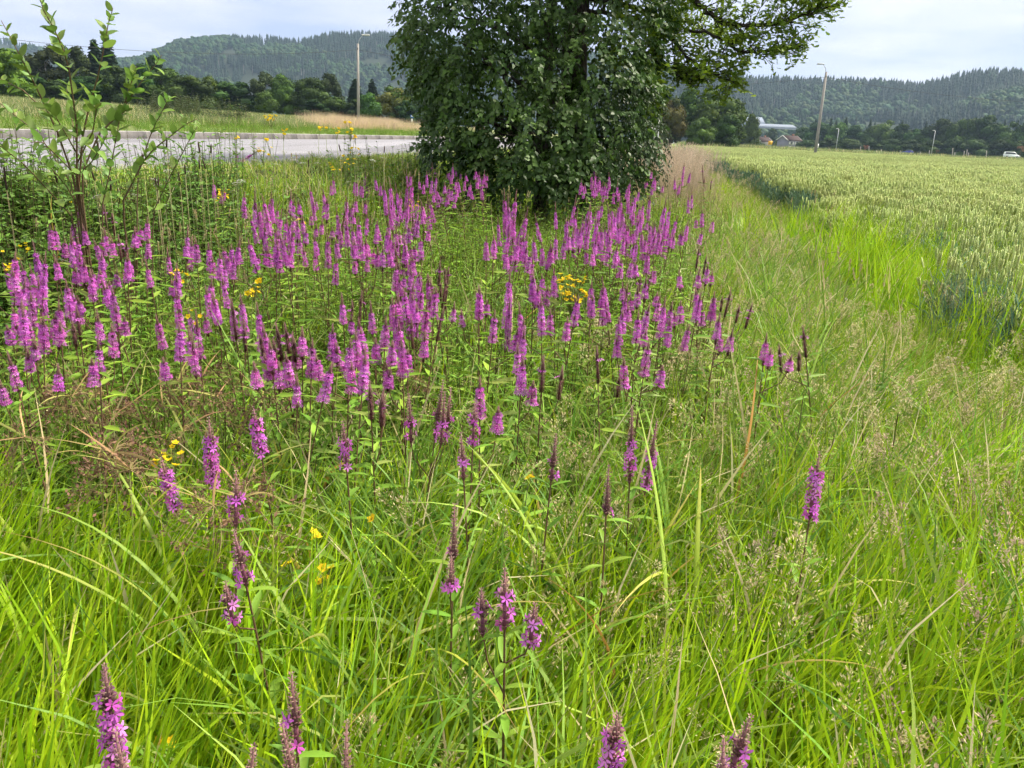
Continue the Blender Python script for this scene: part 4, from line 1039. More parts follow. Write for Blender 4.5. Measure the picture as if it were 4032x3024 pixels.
# ================================================================== MEADOW: grass masses (stuff)
def blades(mb, r, base, L, w, lean, curve, az, col, nseg=5, fold=0.0, tipc=None):
    n = len(L); t = np.linspace(0, 1, nseg + 1)
    th = lean[:, None] + curve[:, None] * t[None] ** 1.5
    ds = (L / nseg)[:, None]
    h = np.concatenate([np.zeros((n, 1)), np.cumsum(np.sin((th[:, :-1] + th[:, 1:]) / 2) * ds, 1)], 1)
    z = np.concatenate([np.zeros((n, 1)), np.cumsum(np.cos((th[:, :-1] + th[:, 1:]) / 2) * ds, 1)], 1)
    ca, sa = np.cos(az)[:, None], np.sin(az)[:, None]
    wig = (r.normal(0, .02, (n, 1)) * L[:, None]) * np.sin(t * 5 + r.uniform(0, 6, (n, 1)))
    C = np.stack([h * ca - wig * sa, h * sa + wig * ca, z], -1) + base[:, None]
    wp = w[:, None] * (.6 + .4 * np.minimum(1, t * 5)) * np.maximum(.04, 1 - t ** 2.6)
    tw = r.normal(0, .5, (n, 1)) + r.normal(0, .7, (n, 1)) * t
    # side vector turns round the blade
    tang = np.stack([np.sin(th) * ca, np.sin(th) * sa, np.cos(th)], -1)
    s0 = np.stack([-sa + 0 * th, ca + 0 * th, 0 * th], -1); s1 = np.cross(tang, s0)
    S = s0 * np.cos(tw)[..., None] + s1 * np.sin(tw)[..., None]; Nn = np.cross(S, tang)
    Lf = C - S * wp[..., None] / 2; Rt = C + S * wp[..., None] / 2
    m = nseg + 1
    cc = np.repeat(col[:, None], m, 1)
    if tipc is not None:
        k = (np.clip(t - .55, 0, 1) / .45)[None, :, None] * tipc[1][:, None, None]; cc = cc * (1 - k) + np.asarray(tipc[0]) * k
    i = np.arange(nseg)
    if fold:
        md = C - Nn * (wp * fold)[..., None]
        V = np.stack([Lf, md, Rt], 2).reshape(n, -1, 3); C3 = np.repeat(cc, 3, 1)
        C3[:, 1::3] = C3[:, 1::3] * 1.25
        f = np.concatenate([np.stack([3 * i, 3 * i + 1, 3 * i + 4, 3 * i + 3], 1), np.stack([3 * i + 1, 3 * i + 2, 3 * i + 5, 3 * i + 4], 1)])
        k = 3 * m
    else:
        V = np.stack([Lf, Rt], 2).reshape(n, -1, 3); C3 = np.repeat(cc, 2, 1)
        f = np.stack([2 * i, 2 * i + 1, 2 * i + 3, 2 * i + 2], 1); k = 2 * m
    F = (f[None] + (np.arange(n) * k)[:, None, None]).reshape(-1, 4)
    mb.add(V.reshape(-1, 3), [F], C3.reshape(-1, 3))
def pick(r, cols, n, v=.2): return np.array(cols)[r.integers(0, len(cols), n)] * r.uniform(1 - v, 1 + v, (n, 1))
def disc(r, n, rad):
    a = r.uniform(0, 6.28, n); q = rad * np.sqrt(r.uniform(0, 1, n)); return np.stack([q * np.cos(a), q * np.sin(a), np.zeros(n)], 1)
LUSH = [(.36, .53, .012), (.29, .46, .012), (.42, .57, .02), (.21, .38, .014)]
SEDGE = [(.17, .31, .035), (.12, .24, .035), (.22, .37, .055), (.28, .40, .07)]
MIXG = [(.22, .36, .02), (.28, .42, .025), (.16, .28, .02), (.38, .44, .08)]
STRAW = [(.66, .55, .30), (.56, .45, .22), (.74, .64, .40)]
PINK = [(.60, .43, .32), (.50, .34, .27), (.66, .52, .36)]
def tuft(seed, n, rad, L, w, lean, curve, cols, seg=5, mat=None, dead=.03, comb=None, name="tuft", tip=.0):
    r = np.random.default_rng(seed); mb = MB()
    base = disc(r, n, rad); base[:, 2] -= .02
    az = r.uniform(0, 6.28, n) if comb is None else r.normal(comb, .7, n)
    c = pick(r, cols, n); dd = r.random(n) < dead; c[dd] = pick(r, STRAW, dd.sum()) if dd.any() else c[dd]
    tc_ = ((.42, .36, .12), (r.random(n) < tip) * r.uniform(.5, 1, n)) if tip else None
    blades(mb, r, base, r.uniform(*L, n), r.uniform(*w, n), r.uniform(*lean, n), r.uniform(*curve, n), az, c, seg, 0, tc_)
    return mb.mesh(name, mat or M_GRASS)
lush_src = src_collection("lush", [tuft(100 + i, 50, .13, (.36, .78), (.008, .0150), (.03, .32), (.1, 1.1), LUSH, 4, comb=0.0, tip=.06) for i in range(5)])
sedge_src = src_collection("sedge", [tuft(120 + i, 32, .13, (.5, .95), (.009, .017), (.05, .4), (.3, 2.0), SEDGE, 6, dead=.06, tip=.2) for i in range(5)])
mix_src = src_collection("mixed", [tuft(140 + i, 44, .15, (.3, .68), (.004, .008), (.05, .45), (.1, 1.4), MIXG, 4, dead=.07, tip=.1) for i in range(5)])
short_src = src_collection("short", [tuft(160 + i, 56, .15, (.14, .38), (.005, .010), (.05, .5), (.1, 1.2), LUSH + MIXG, 4, dead=.06) for i in range(4)])
verge_src = src_collection("verge", [tuft(170 + i, 70, .24, (.06, .17), (.004, .008), (.05, .6), (.1, 1.2), MIXG, 3, dead=.15) for i in range(3)])
# panicle grass
def panicle(seed, ns, cols, h=(.40, .72), spread=.055, plen=.15, count=80, stemc=(.25, .28, .09), ssz=(.007, .012), rad=.10, green=10):
    r = np.random.default_rng(seed); mb = MB()
    if green:
        blades(mb, r, disc(r, green, rad), r.uniform(.2, .45, green), r.uniform(.002, .004, green), r.uniform(.05, .4, green), r.uniform(.1, 1.2, green), r.uniform(0, 6.28, green), pick(r, MIXG, green), 4)
    for k in range(ns):
        b = disc(r, 1, rad)[0]; a = r.uniform(0, 6.28); ln = r.uniform(.05, .35); H = r.uniform(*h)
        t = np.linspace(0, 1, 6)[:, None]; d = np.array([math.cos(a), math.sin(a), 0])
        P = b + d * (ln * H * t ** 2) + np.array([0, 0, 1]) * H * t * (1 - .1 * ln * t)
        mb.tube(P, np.linspace(.0011, .0006, 6), 3, stemc, False)
        top = P[-1]; ax = unit(P[-1] - P[-2]); m = count
        s_ = r.uniform(0, 1, m) ** .8
        rr = spread * (1 - s_) ** .7 * np.sqrt(r.uniform(.15, 1, m)) + .003
        q = r.uniform(0, 6.28, m)
        Q = top - ax * (plen * (1 - s_))[:, None] * .95 + np.stack([rr * np.cos(q), rr * np.sin(q), rr * .7 + .0 * q], 1)
        tip = unit(ax + np.stack([np.cos(q), np.sin(q), r.normal(-.1, .5, m)], 1) * .8)
        Ms = frames(tip, unit(r.normal(size=(m, 3)))) * r.uniform(*ssz, m)[:, None, None]
        mb.rep([(0, -.5, 0), (.17, 0, .05), (0, .6, 0), (-.17, 0, -.05)], [np.array([[0, 1, 2, 3]])], Ms, Q, pick(r, cols, m, .25))
        # fine rays
        for z in range(16):
            i = r.integers(0, m); a0 = top - ax * (plen * (1 - s_[i]) + .03); mb.tube([a0, Q[i]], [.0004, .0003], 3, stemc, False)
    return mb.mesh("panicle", M_STRAW)
pan_src = src_collection("panicle", [panicle(200 + i, 4, STRAW) for i in range(4)] + [panicle(210 + i, 4, PINK, spread=.04) for i in range(3)])
redpan_src = src_collection("redpanicle", [panicle(220 + i, 5, [(.40, .24, .18), (.48, .33, .22), (.34, .19, .15)], (.25, .5), .05, .12, 70) for i in range(3)])
# leafy herb stems
def lanceleaf(mb, r, P, D, size, asp, cols, up=.5):
    m = len(P); nn = unit(np.array([0, 0, 1.0]) + r.normal(0, .35, (m, 3)))
    Ms = frames(unit(D + np.array([0, 0, up]) * r.uniform(-.3, 1, (m, 1))), nn) * (size * r.uniform(.7, 1.2, m))[:, None, None]
    Vt = [(0, 0, 0), (-asp, .25, .05), (-asp * .8, .55, .02), (0, 1, -.12), (asp * .8, .55, .02), (asp, .25, .05), (0, .4, -.03)]
    mb.rep(Vt, [np.array([[0, 6, 2, 1], [0, 5, 4, 6]]), np.array([[6, 3, 2], [6, 4, 3]])], Ms, P, cols)
HERB = [(.19, .34, .035), (.15, .28, .03), (.25, .40, .045)]
def herb(seed, ns=5, H=(.35, .8), size=.065, asp=.13, cols=HERB, rad=.12, stemc=(.12, .11, .04), pairs=10):
    r = np.random.default_rng(seed); mb = MB()
    for k in range(ns):
        b = disc(r, 1, rad)[0]; h = r.uniform(*H); a = r.uniform(0, 6.28); ln = r.uniform(0, .2)
        t = np.linspace(0, 1, 5)[:, None]; P = b + np.array([math.cos(a), math.sin(a), 0]) * ln * h * t ** 1.5 + np.array([0, 0, h]) * t
        mb.tube(P, np.linspace(.003, .0015, 5), 4, stemc, False)
        m = pairs * 2; z = np.repeat(np.linspace(.15, .98, pairs), 2)
        Q = np.stack([np.interp(z, t[:, 0], P[:, c]) for c in range(3)], 1)
        q = np.repeat(np.arange(pairs) * 1.57 + r.uniform(0, 3), 2) + np.tile([0, math.pi], pairs) + r.normal(0, .25, m)
        lanceleaf(mb, r, Q, np.stack([np.cos(q), np.sin(q), np.zeros(m)], 1), size * (1.15 - .55 * z) * r.uniform(.6, 1.2, m), asp, pick(r, cols, m), .9)
    return mb.mesh("herb", M_LEAF)
herb_src = src_collection("herb", [herb(230 + i) for i in range(5)])
bank_src = src_collection("bankherb", [herb(240 + i, 8, (.3, .75), .075, .26, [(.10, .19, .035), (.13, .24, .04), (.16, .28, .045)], .22, (.1, .09, .04), 8) for i in range(4)])
# tall pale reed grass and dry culms
def drygrass(seed, n, h, rad, cols, head=True, hl=.14, hw=.018):
    r = np.random.default_rng(seed); mb = MB()
    for k in range(n):
        b = disc(r, 1, rad)[0]; a = r.uniform(0, 6.28); ln = r.uniform(.0, .22); H = r.uniform(*h); t = np.linspace(0, 1, 6)[:, None]
        P = b + np.array([math.cos(a), math.sin(a), 0]) * ln * H * t ** 2 + np.array([0, 0, H]) * t
        c = pick(r, cols, 1, .2)[0]; mb.tube(P, np.linspace(.0018, .0009, 6), 3, c, False)
        if head:
            m = 34; s_ = r.uniform(0, 1, m); q = r.uniform(0, 6.28, m); rr = hw * np.sin(np.pi * np.clip(s_ * .85 + .12, 0, 1)) * r.uniform(.3, 1, m)
            ax = unit(P[-1] - P[-2]); Q = P[-1] + ax * (hl * (s_ - .7))[:, None] + np.stack([rr * np.cos(q), rr * np.sin(q), 0 * q], 1)
            Ms = frames(unit(ax + .5 * np.stack([np.cos(q), np.sin(q), 0 * q], 1)), unit(r.normal(size=(m, 3)))) * r.uniform(.014, .026, m)[:, None, None]
            mb.rep([(0, -.4, 0), (.16, 0, .04), (0, .6, 0), (-.16, 0, -.04)], [np.array([[0, 1, 2, 3]])], Ms, Q, pick(r, cols, m, .25))
    return mb.mesh("drygrass", M_STRAW)
reed_src = src_collection("reed", [drygrass(250 + i, 22, (.9, 1.45), .25, [(.62, .50, .38), (.66, .54, .42), (.56, .43, .32)], True, .2, .025) for i in range(3)])
culm_src = src_collection("culm", [drygrass(260 + i, 3, (.75, 1.25), .15, [(.48, .40, .20), (.42, .33, .16), (.5, .44, .27)], True, .09, .008) for i in range(5)])

def field_points(y0, y1, dens, xmarg=.9, lo=-1, hi=1):
    a = .70
    area = a * (y1 ** 2 - y0 ** 2) + 2 * xmarg * (y1 - y0)
    n = int(area * dens); y = np.sqrt(rng.uniform(y0 ** 2, y1 ** 2, n)); x = rng.uniform(lo, hi, n) * (a * y + xmarg)
    return x, y
def zones(x, y):
    z = height(x, y); u, v, d = project(np.stack([x, y, z + .3], 1)); s, t = st(x, y); return z, u, v, s, t
XS, YS = [], []
for y0, y1, dn in [(.55, 3, 105), (3, 6, 62), (6, 10, 30), (10, 18, 16), (18, 30, 7), (30, 60, 2.5)]:
    a, b = field_points(y0, y1, dn); XS.append(a); YS.append(b)
X = np.concatenate(XS); Y = np.concatenate(YS)
Z, Uu, Vv, S_, T_ = zones(X, Y)
inm = (T_ > -5.6) & (T_ < T_WHEAT + .5)
keep = inm & ((Y > .9) | (np.abs(X) > .45))
X, Y, Z, Uu, Vv, S_, T_ = [q[keep] for q in (X, Y, Z, Uu, Vv, S_, T_)]
big = 1 + .55 * sstep(5, 25, Y)             # sparser far away, so wider tufts
n_ = len(X); q1 = vnoise(X * 1.1, Y * 1.1, 51); q2 = vnoise(X * .7 + 9, Y * .7, 52); rr = rng.random(n_)
strip_ = sstep(1.25, 1.9, X - .19 * Y * (Y < 30)) * (T_ < T_WHEAT + .3) * (Y > 2.2)
# image-plan weights turned into ground zones
w_lush = 2.4 * sstep(1950, 2350, Vv) * sstep(1500, 900, Uu) + 2.4 * sstep(2250, 2600, Vv) * sstep(2000, 2400, Uu) + .18 + .45 * sstep(2000, 2700, Vv)
w_sedge = 1.2 * sstep(2500, 1900, Vv) * sstep(1000, 1300, Vv) * sstep(2500, 1200, Uu) + .35 * (Vv > 900)
w_mix = .75 * sstep(2300, 1400, Vv) + .15
w_herb = 1.35 * sstep(1900, 1300, Vv) * sstep(2900, 2500, Uu) * sstep(-3.4, -2.8, T_) * (Y < 15)
w_lush *= .35 + 1.3 * q1; w_sedge *= .3 + 1.4 * q2; w_herb *= .35 + 1.3 * (1 - q1)
stp = strip_ > .5
bank = T_ < -3.1
tot = w_lush + w_sedge + w_mix + w_herb
c1 = w_lush / tot; c2 = c1 + w_sedge / tot; c3 = c2 + w_mix / tot
kind = np.where(rr < c1, 0, np.where(rr < c2, 1, np.where(rr < c3, 2, 3)))
kind = np.where(stp, np.where(rng.random(n_) < .62, 4, 2), kind)
kind = np.where(bank, np.where(rng.random(n_) < np.where(Uu < 900, .85, .25), 5, np.where(rng.random(n_) < .5, 2, 4)), kind)
vlow = T_ < -4.5
kind = np.where(vlow, 6, kind)
def put(name, sel, src, ns, label, cat, smin=.8, smax=1.2, zs=None, tilt=.10, comb=None):
    i = np.where(sel)[0]; m = len(i)
    sc = rng.uniform(smin, smax, m) * big[i]
    S3 = np.stack([sc, sc, rng.uniform(smin, smax, m) * (1 if zs is None else zs[i])], 1)
    R3 = rand_rot(m, tilt)
    if comb is not None: R3[:, 2] = rng.normal(comb, .75, m)
    scatter(name, np.stack([X[i], Y[i], Z[i]], 1), R3, S3, rng.integers(0, ns, m), src, label, cat, real=True)
    print(name, m)
put("lush_grass", kind == 0, lush_src, 5, "fresh bright yellow-green grass filling the meadow foreground", "grass", .75, 1.15, comb=.5)
put("sedge_grass", kind == 1, sedge_src, 5, "coarse broad-bladed sedge growing between the purple flowers", "grass", .75, 1.1)
put("meadow_grass", kind == 2, mix_src, 5, "fine mixed green and straw meadow grass", "grass")
put("leafy_herbs", kind == 3, herb_src, 5, "leafy green herb stems under the purple flower spikes", "herbs", .8, 1.15)
put("path_grass", kind == 4, short_src, 4, "low bright green grass on the strip beside the wheat", "grass", .8, 1.25, 1 + .35 * q2)
put("bank_plants", kind == 5, bank_src, 4, "low broad-leaved plants covering the bank below the road", "plants", .8, 1.2)
put("verge_grass", kind == 6, verge_src, 3, "short grass on the road verge at the top of the bank", "grass", .8, 1.2)
# second layer: seed heads over the grass
def layer(y0, y1, dens): 
    x, y = field_points(y0, y1, dens); return (x, y) + zones(x, y)
LX = [np.concatenate(c) for c in zip(*[layer(*a) for a in [(.8, 3, 46), (3, 6, 32), (6, 12, 16), (12, 26, 6)]])]
x, y, z, u, v, s, t = LX; m = len(x); pn = vnoise(x * 1.3 + 3, y * 1.3, 61); p2 = vnoise(x * .9, y * .9 + 4, 62)
band = np.exp(-((x - (.70 + .19 * y)) / (.38 + .035 * y)) ** 2)                     # along the left rim of the strip
corner = sstep(3000, 3700, u) * sstep(1900, 2400, v)
mid = .9 * sstep(1500, 2100, u) * sstep(1250, 1500, v) * sstep(2900, 2300, v) + .25 * sstep(2200, 2700, v) * (u > 900) * (u < 2300)
wpan = np.clip(1.0 * band + .95 * corner + mid, 0, 1) * (t > -2) * (t < T_WHEAT + .2)
sel = rng.random(m) < wpan * (.35 + 1.0 * pn)
i = np.where(sel)[0]
pk = np.where(rng.random(len(i)) < np.clip(.1 + .75 * corner[i] * p2[i] * 1.3 + .3 * (y[i] > 5), 0, .9), rng.integers(4, 7, len(i)), rng.integers(0, 4, len(i)))
scatter("panicle_grass", np.stack([x, y, z], 1)[i], rand_rot(len(i), .14), rng.uniform(.8, 1.2, len(i)) * (1 + .2 * sstep(6, 20, y[i])), pk, pan_src, "airy beige and pinkish seed panicles of bent grass over the green", "grass", real=True); print("pan", len(i))
redp = (vnoise(x * .8 + 2, y * .8 + 7, 63) > .58) & (strip_ is not None) & (x > 1.3 + .19 * y) & (t < T_WHEAT + .9) & (y > 2.5) & (rng.random(m) < .55)
i = np.where(redp)[0]
scatter("reddish_bent_grass", np.stack([x, y, z], 1)[i], rand_rot(len(i), .18), rng.uniform(.8, 1.2, len(i)), rng.integers(0, 3, len(i)), redpan_src, "low reddish brown seed panicles along the strip by the wheat", "grass", real=True)
# dry culms standing on the bank and between the flowers
cul = (rng.random(m) < np.where(t < -2.3, .34, .04) + .10 * band * (y > 5)) & (t > -3.9) & (t < T_WHEAT - .4) & (y > 4.4)
i = np.where(cul)[0]
scatter("dry_culms", np.stack([x, y, z], 1)[i], rand_rot(len(i), .08), rng.uniform(.6, .95, len(i)), rng.integers(0, 5, len(i)), culm_src, "thin straw coloured grass culms with narrow heads on the road bank", "grass", real=True); print("culm", len(i))
# pale reed grass behind, right of the big tree
m = 230; s = rng.uniform(15.5, 34, m); t = rng.uniform(-1.0, 1.0, m); x, y = xy(s, t)
scatter("reed_grass", np.stack([x, y, height(x, y)], 1), rand_rot(m, .07), rng.uniform(.8, 1.1, m), rng.integers(0, 3, m), reed_src, "tall pinkish dry reed grass right of the big leafy tree", "grass")
# grass beyond the road
FIELD = [(.20, .26, .09), (.24, .28, .12), (.17, .24, .07)]
f_green = [tuft(300 + i, 60, .5, (.2, .5), (.008, .016), (.05, .4), (.1, 1.0), [(.15, .25, .035), (.18, .29, .04)], 3) for i in range(3)]
f_pale = [tuft(310 + i, 60, .6, (.25, .5), (.010, .02), (.05, .4), (.1, .9), FIELD, 3, dead=.15) for i in range(3)]
f_dry = [tuft(320 + i, 70, .5, (.4, .95), (.005, .010), (.02, .25), (.0, .5), PINK + STRAW, 3, mat=M_STRAW) for i in range(3)]
f_weed = [herb(330 + i, 10, (.5, 1.1), .14, .2, [(.07, .10, .04), (.09, .12, .05)], .5, (.12, .09, .07), 10) for i in range(2)]
far_src = src_collection("farfield", f_green + f_pale + f_dry + f_weed)
e = np.concatenate([rng.uniform(.2, 4, 2600), rng.uniform(2, 22, 5200), rng.uniform(15, 110, 5200)])
s = rng.uniform(5, 150, len(e)); t = T_KERB - .3 - e; x, y = xy(s, t); z = height(x, y)
u, v, d = project(np.stack([x, y, z], 1)); ok_ = (d > 5) & (u > -200) & (u < 1900); x, y, z, e, s = x[ok_], y[ok_], z[ok_], e[ok_], s[ok_]; m = len(x)
pch = vnoise(x * .10, y * .05, 71); pw = vnoise(x * .13 + 5, y * .10, 72)
k = np.where(e < 3.2, rng.integers(0, 3, m), np.where((pch > .60) & (e < 24), rng.integers(6, 9, m), rng.integers(3, 6, m)))
k = np.where((pw > .80) & (e > 2.5) & (e < 14), rng.integers(9, 11, m), k)
scatter("roadside_field_grass", np.stack([x, y, z], 1), rand_rot(m, .05), rng.uniform(.7, 1.2, m) * np.where(e < 3, .55, 1) * (1 + .6 * sstep(30, 100, e)), k, far_src, "green and tan grass field rising beyond the kerb", "grass"); print("far", m)
# grass on the plain behind the wheat
m = 2600; x = rng.uniform(20, 330, m); y = rng.uniform(120, 330, m); u, v, d = project(np.stack([x, y, 0 * x], 1)); ok_ = (u > 2550) & (u < 4300) & (st(x, y)[1] > 3); x, y = x[ok_], y[ok_]; m = len(x)
scatter("plain_grass", np.stack([x, y, height(x, y)], 1), rand_rot(m, .05), rng.uniform(1.0, 2.2, m) * np.array([1.6]), rng.integers(3, 6, m), far_src, "pale grass on the plain behind the wheat field", "grass")

# fresh grass invading the near edge of the wheat
m = 1000; y = rng.uniform(4, 13, m); s = y / ES[1]; t = T_WHEAT + rng.normal(.1, .6, m) + .5 * sstep(11, 6, y); x, y = xy(s, t); ok_ = (np.abs(x) < .7 * y + 1); x, y = x[ok_], y[ok_]; m = len(x)
R3 = rand_rot(m, .1); R3[:, 2] = rng.normal(.4, .9, m)
scatter("field_edge_grass", np.stack([x, y, height(x, y)], 1), R3, np.stack([rng.uniform(.9, 1.3, m)] * 2 + [rng.uniform(.7, 1.5, m)], 1), rng.integers(0, 5, m), lush_src, "fresh green grass along the ragged near edge of the wheat", "grass", real=True)

# ================================================================== WHEAT
def wheat_parts(seed, low=False):
    r = np.random.default_rng(seed); H = .88
    bend = r.uniform(.0, .06); a = r.uniform(0, 6.28); t = np.linspace(0, 1, 5)[:, None]
    P = np.array([math.cos(a), math.sin(a), 0]) * bend * t ** 2 + np.array([0, 0, H]) * t
    st_ = MB(); st_.tube(P, np.linspace(.0021, .0013, 5), 3, (.15, .24, .18), False)
    lf = MB(); n = 4
    blades(lf, r, np.stack([np.interp([.35, .5, .66, .8], t[:, 0], P[:, c]) for c in range(3)], 1), r.uniform(.16, .26, n), r.uniform(.008, .012, n), r.uniform(.15, .5, n), r.uniform(.5, 2.0, n), r.uniform(0, 6.28, n), pick(r, [(.11, .21, .13), (.13, .23, .14), (.22, .29, .13)], n), 4)
    er = MB(); ax = unit(P[-1] - P[-2] + np.array([math.cos(a), math.sin(a), 0]) * r.uniform(0, .06)); L = r.uniform(.075, .10); m = 16
    zz = np.linspace(0, L, m); sd_ = np.array([math.cos(a + 1.2), math.sin(a + 1.2), 0]); sgn = np.where(np.arange(m) % 2 == 0, 1., -1.)
    Q = P[-1] + ax * zz[:, None] + sd_ * (sgn * .0042)[:, None]
    tip = unit(ax + sd_ * (sgn * .42)[:, None]); nn = unit(np.cross(ax, sd_) + r.normal(0, .2, (m, 3)))
    prof_ = .024 * (.75 + .5 * np.sin(np.pi * (np.arange(m) + 2) / (m + 3)))
    Vt = [(0, -.2, 0), (.28, .2, 0), (0, .35, .25), (-.28, .2, 0), (0, .35, -.25), (0, .95, 0)]
    er.rep(Vt, [np.array([[0, 1, 2], [0, 2, 3], [0, 3, 4], [0, 4, 1], [5, 2, 1], [5, 3, 2], [5, 4, 3], [5, 1, 4]])], frames(tip, nn) * prof_[:, None, None], Q, pick(r, [(.50, .58, .20), (.45, .54, .19), (.56, .62, .24)], m, .12))
    return st_, lf, er
wheat_t = []
def wheat_patch(seed, n, rad, low):
    r = np.random.default_rng(seed); A = MB()
    for k in range(n):
        pr = wheat_base[r.integers(0, len(wheat_base))]
        b = disc(r, 1, rad)[0]; a = r.uniform(0, 6.28); c_, s_ = math.cos(a), math.sin(a); tl = r.normal(0, .05, 2); sc = r.uniform(.86, 1.06)
        for Vp, Fp, Cp in pr:
            V = Vp @ np.array([[c_, s_, 0], [-s_, c_, 0], [0, 0, 1]]) * sc; V = V + V[:, 2:3] * np.array([tl[0], tl[1], 0]) + b
            A.add(V, Fp, Cp * r.uniform(.85, 1.15))
    return A.mesh("wheat", M_EAR)
wheat_raw = [wheat_parts(400 + i) for i in range(5)]
wheat_base = [[(np.concatenate(p.V), [np.concatenate(f) for f in p.F.values()], np.concatenate(p.C)) for p in w] for w in wheat_raw]
wheat_src = src_collection("wheat", [wheat_patch(410 + i, 30, .17, False) for i in range(4)])
wheat_far = src_collection("wheatfar", [wheat_patch(420 + i, 70, .55, False) for i in range(3)])
def wheat_edge(x, y, t): return T_WHEAT + (vnoise(y * .5, 0 * y, 81) - .5) * 1.1 + .75 * sstep(11, 6, y) * sstep(3, 6, x)
pts = []
for y0, y1, dn in [(4, 14, 15), (14, 26, 8), (26, 45, 4.0)]:
    x, y = field_points(y0, y1, dn, .9, .1, 1); s, t = st(x, y); k = t > wheat_edge(x, y, t) + rng.normal(0, .18, len(x)); pts.append(np.stack([x[k], y[k], height(x[k], y[k]) - .02], 1))
W1 = np.concatenate(pts)
# the nearest stalks one by one
_, _, dd = project(W1)
x, y = field_points(4.5, 12, 60, .9, .2, 1); s, t = st(x, y); ed = wheat_edge(x, y, t); u, v, d = project(np.stack([x, y, 0 * x + .9], 1))
k = (t > ed - .25) & (t < ed + 1.1) & (u < 4032 + 20) & (rng.random(len(x)) < .8); cand = np.stack([x, y], 1)[k]; cand = cand[np.argsort(np.hypot(cand[:, 0], cand[:, 1]))][:300]
wm = [(a.mesh("wheat_stalk", M_STEM), b.mesh("leaf", M_GRASS), c.mesh("ear", M_EAR)) for a, b, c in wheat_raw]
for x_, y_ in cand:
    a, b, c = wm[rng.integers(0, 5)]; sc = rng.uniform(.84, 1.06)
    o = link("wheat_stalk", a, None, (x_, y_, float(height(x_, y_)) - .01), (rng.normal(0, .05), rng.normal(0, .05), rng.uniform(0, 6.28)), (sc, sc, sc))
    tag(o, "single green wheat stalk with a pale ear at the near edge of the field", "wheat", "wheat stalks along the near field edge"); link("leaf", b, o); link("ear", c, o)
s, t = st(W1[:, 0], W1[:, 1]); wlow = 1 - .36 * sstep(16, 9, W1[:, 1]) * sstep(1.6, -.2, t - wheat_edge(W1[:, 0], W1[:, 1], t) + rng.normal(0, .3, len(W1)))
scatter("wheat_field", W1, rand_rot(len(W1), .05), np.stack([rng.uniform(.9, 1.1, len(W1)) * (1 + .5 * sstep(14, 40, W1[:, 1]))] * 2 + [rng.uniform(.90, 1.06, len(W1)) * wlow], 1), rng.integers(0, 4, len(W1)), wheat_src, "dense green wheat with pale yellowish ears covering the field at right", "wheat")
x, y = field_points(42, 128, .75, .9, .05, 1.05); s, t = st(x, y); k = (t > T_WHEAT) & (y < 108 + 30 * sstep(60, 20, x)); x, y = x[k], y[k]; m = len(x)
scatter("far_wheat", np.stack([x, y, height(x, y)], 1), rand_rot(m, .03), np.stack([rng.uniform(1.0, 1.5, m)] * 2 + [rng.uniform(.92, 1.05, m)], 1), rng.integers(0, 3, m), wheat_far, "far part of the green wheat field with ears merging into a pale sheet", "wheat"); print("wheat", len(W1), m)
# ================================================================== PURPLE LOOSESTRIFE
PETAL = [(.70, .17, .66), (.58, .12, .60), (.78, .27, .74), (.68, .12, .55)]
BUD = [(.26, .13, .13), (.30, .18, .15), (.20, .10, .11), (.28, .21, .15)]
def petal_tpl(n, cup=.5):
    V, F = [], []
    for k in range(n):
        a = k * 2 * math.pi / n; c, s = math.cos(a), math.sin(a); i = len(V)
        for x, y, z in [(0, .08, 0), (-.17, .6, cup * .45), (0, 1, cup * .55), (.17, .6, cup * .45)]: V.append((x * c - y * s, x * s + y * c, z))
        F.append([i, i + 3, i + 2, i + 1])
    return V, np.array(F)
PT6 = petal_tpl(6); PT4 = petal_tpl(4, .6)
def floret(seed):
    r = np.random.default_rng(seed); mb = MB(); V, F = [], []
    for k in range(6):
        a = k * math.pi / 3 + r.normal(0, .12); c, s = math.cos(a), math.sin(a); l = r.uniform(.85, 1.1); b = r.uniform(.2, .55); i = len(V)
        for x, y, z in [(-.05, .1, 0), (.05, .1, 0), (.2, .55, b * .5), (.13, l, b * .6), (-.05, l * 1.03, b * .45), (-.2, .6, b * .42)]: V.append(np.array([x * c - y * s, x * s + y * c, z]))
        F.append([i, i + 1, i + 2, i + 3, i + 4, i + 5])
    mb.add(V, [np.array(F)], PETAL[seed % 4])
    mb.tube([(0, 0, -.55), (0, 0, .02)], [.12, .15], 5, (.22, .09, .12)); mb.tube([(0, 0, 0), (.05, .03, .5)], [.03, .02], 3, (.5, .16, .4), False)
    return mb.mesh("flower", M_PETAL)
FLORETS = [floret(i) for i in range(5)]
def bud_rings(mb, r, z0, z1, rad0, rad1, cols, dens=1.0, size=.0075):
    nw = max(3, int((z1 - z0) / .0085 * dens))
    for k in range(nw):
        f = k / max(1, nw - 1); z = z0 + (z1 - z0) * f; R = rad0 + (rad1 - rad0) * f; m = max(4, int(9 * (R / .009) ** .5)); q = np.arange(m) * 6.283 / m + r.uniform(0, 1)
        P = np.stack([R * .55 * np.cos(q), R * .55 * np.sin(q), np.full(m, z)], 1)
        D = np.stack([np.cos(q), np.sin(q), r.uniform(.5, 1.3, m)], 1)
        mb.rep([(0, 0, 0), (.28, .5, .12), (0, 1, .0), (-.28, .5, .12), (0, .5, .3)], [np.array([[0, 1, 4], [1, 2, 4], [2, 3, 4], [3, 0, 4]])], frames(D, np.array([0, 0, 1.0]) + 0 * P) * (size * (.5 + .6 * R / .01) * r.uniform(.8, 1.2, m))[:, None, None], P, pick(r, cols, m, .2))
    mb.tube([(0, 0, z0 - .005), (0, 0, z1)], [rad0 * .55, rad1 * .4], 5, np.array(cols[0]) * .9)
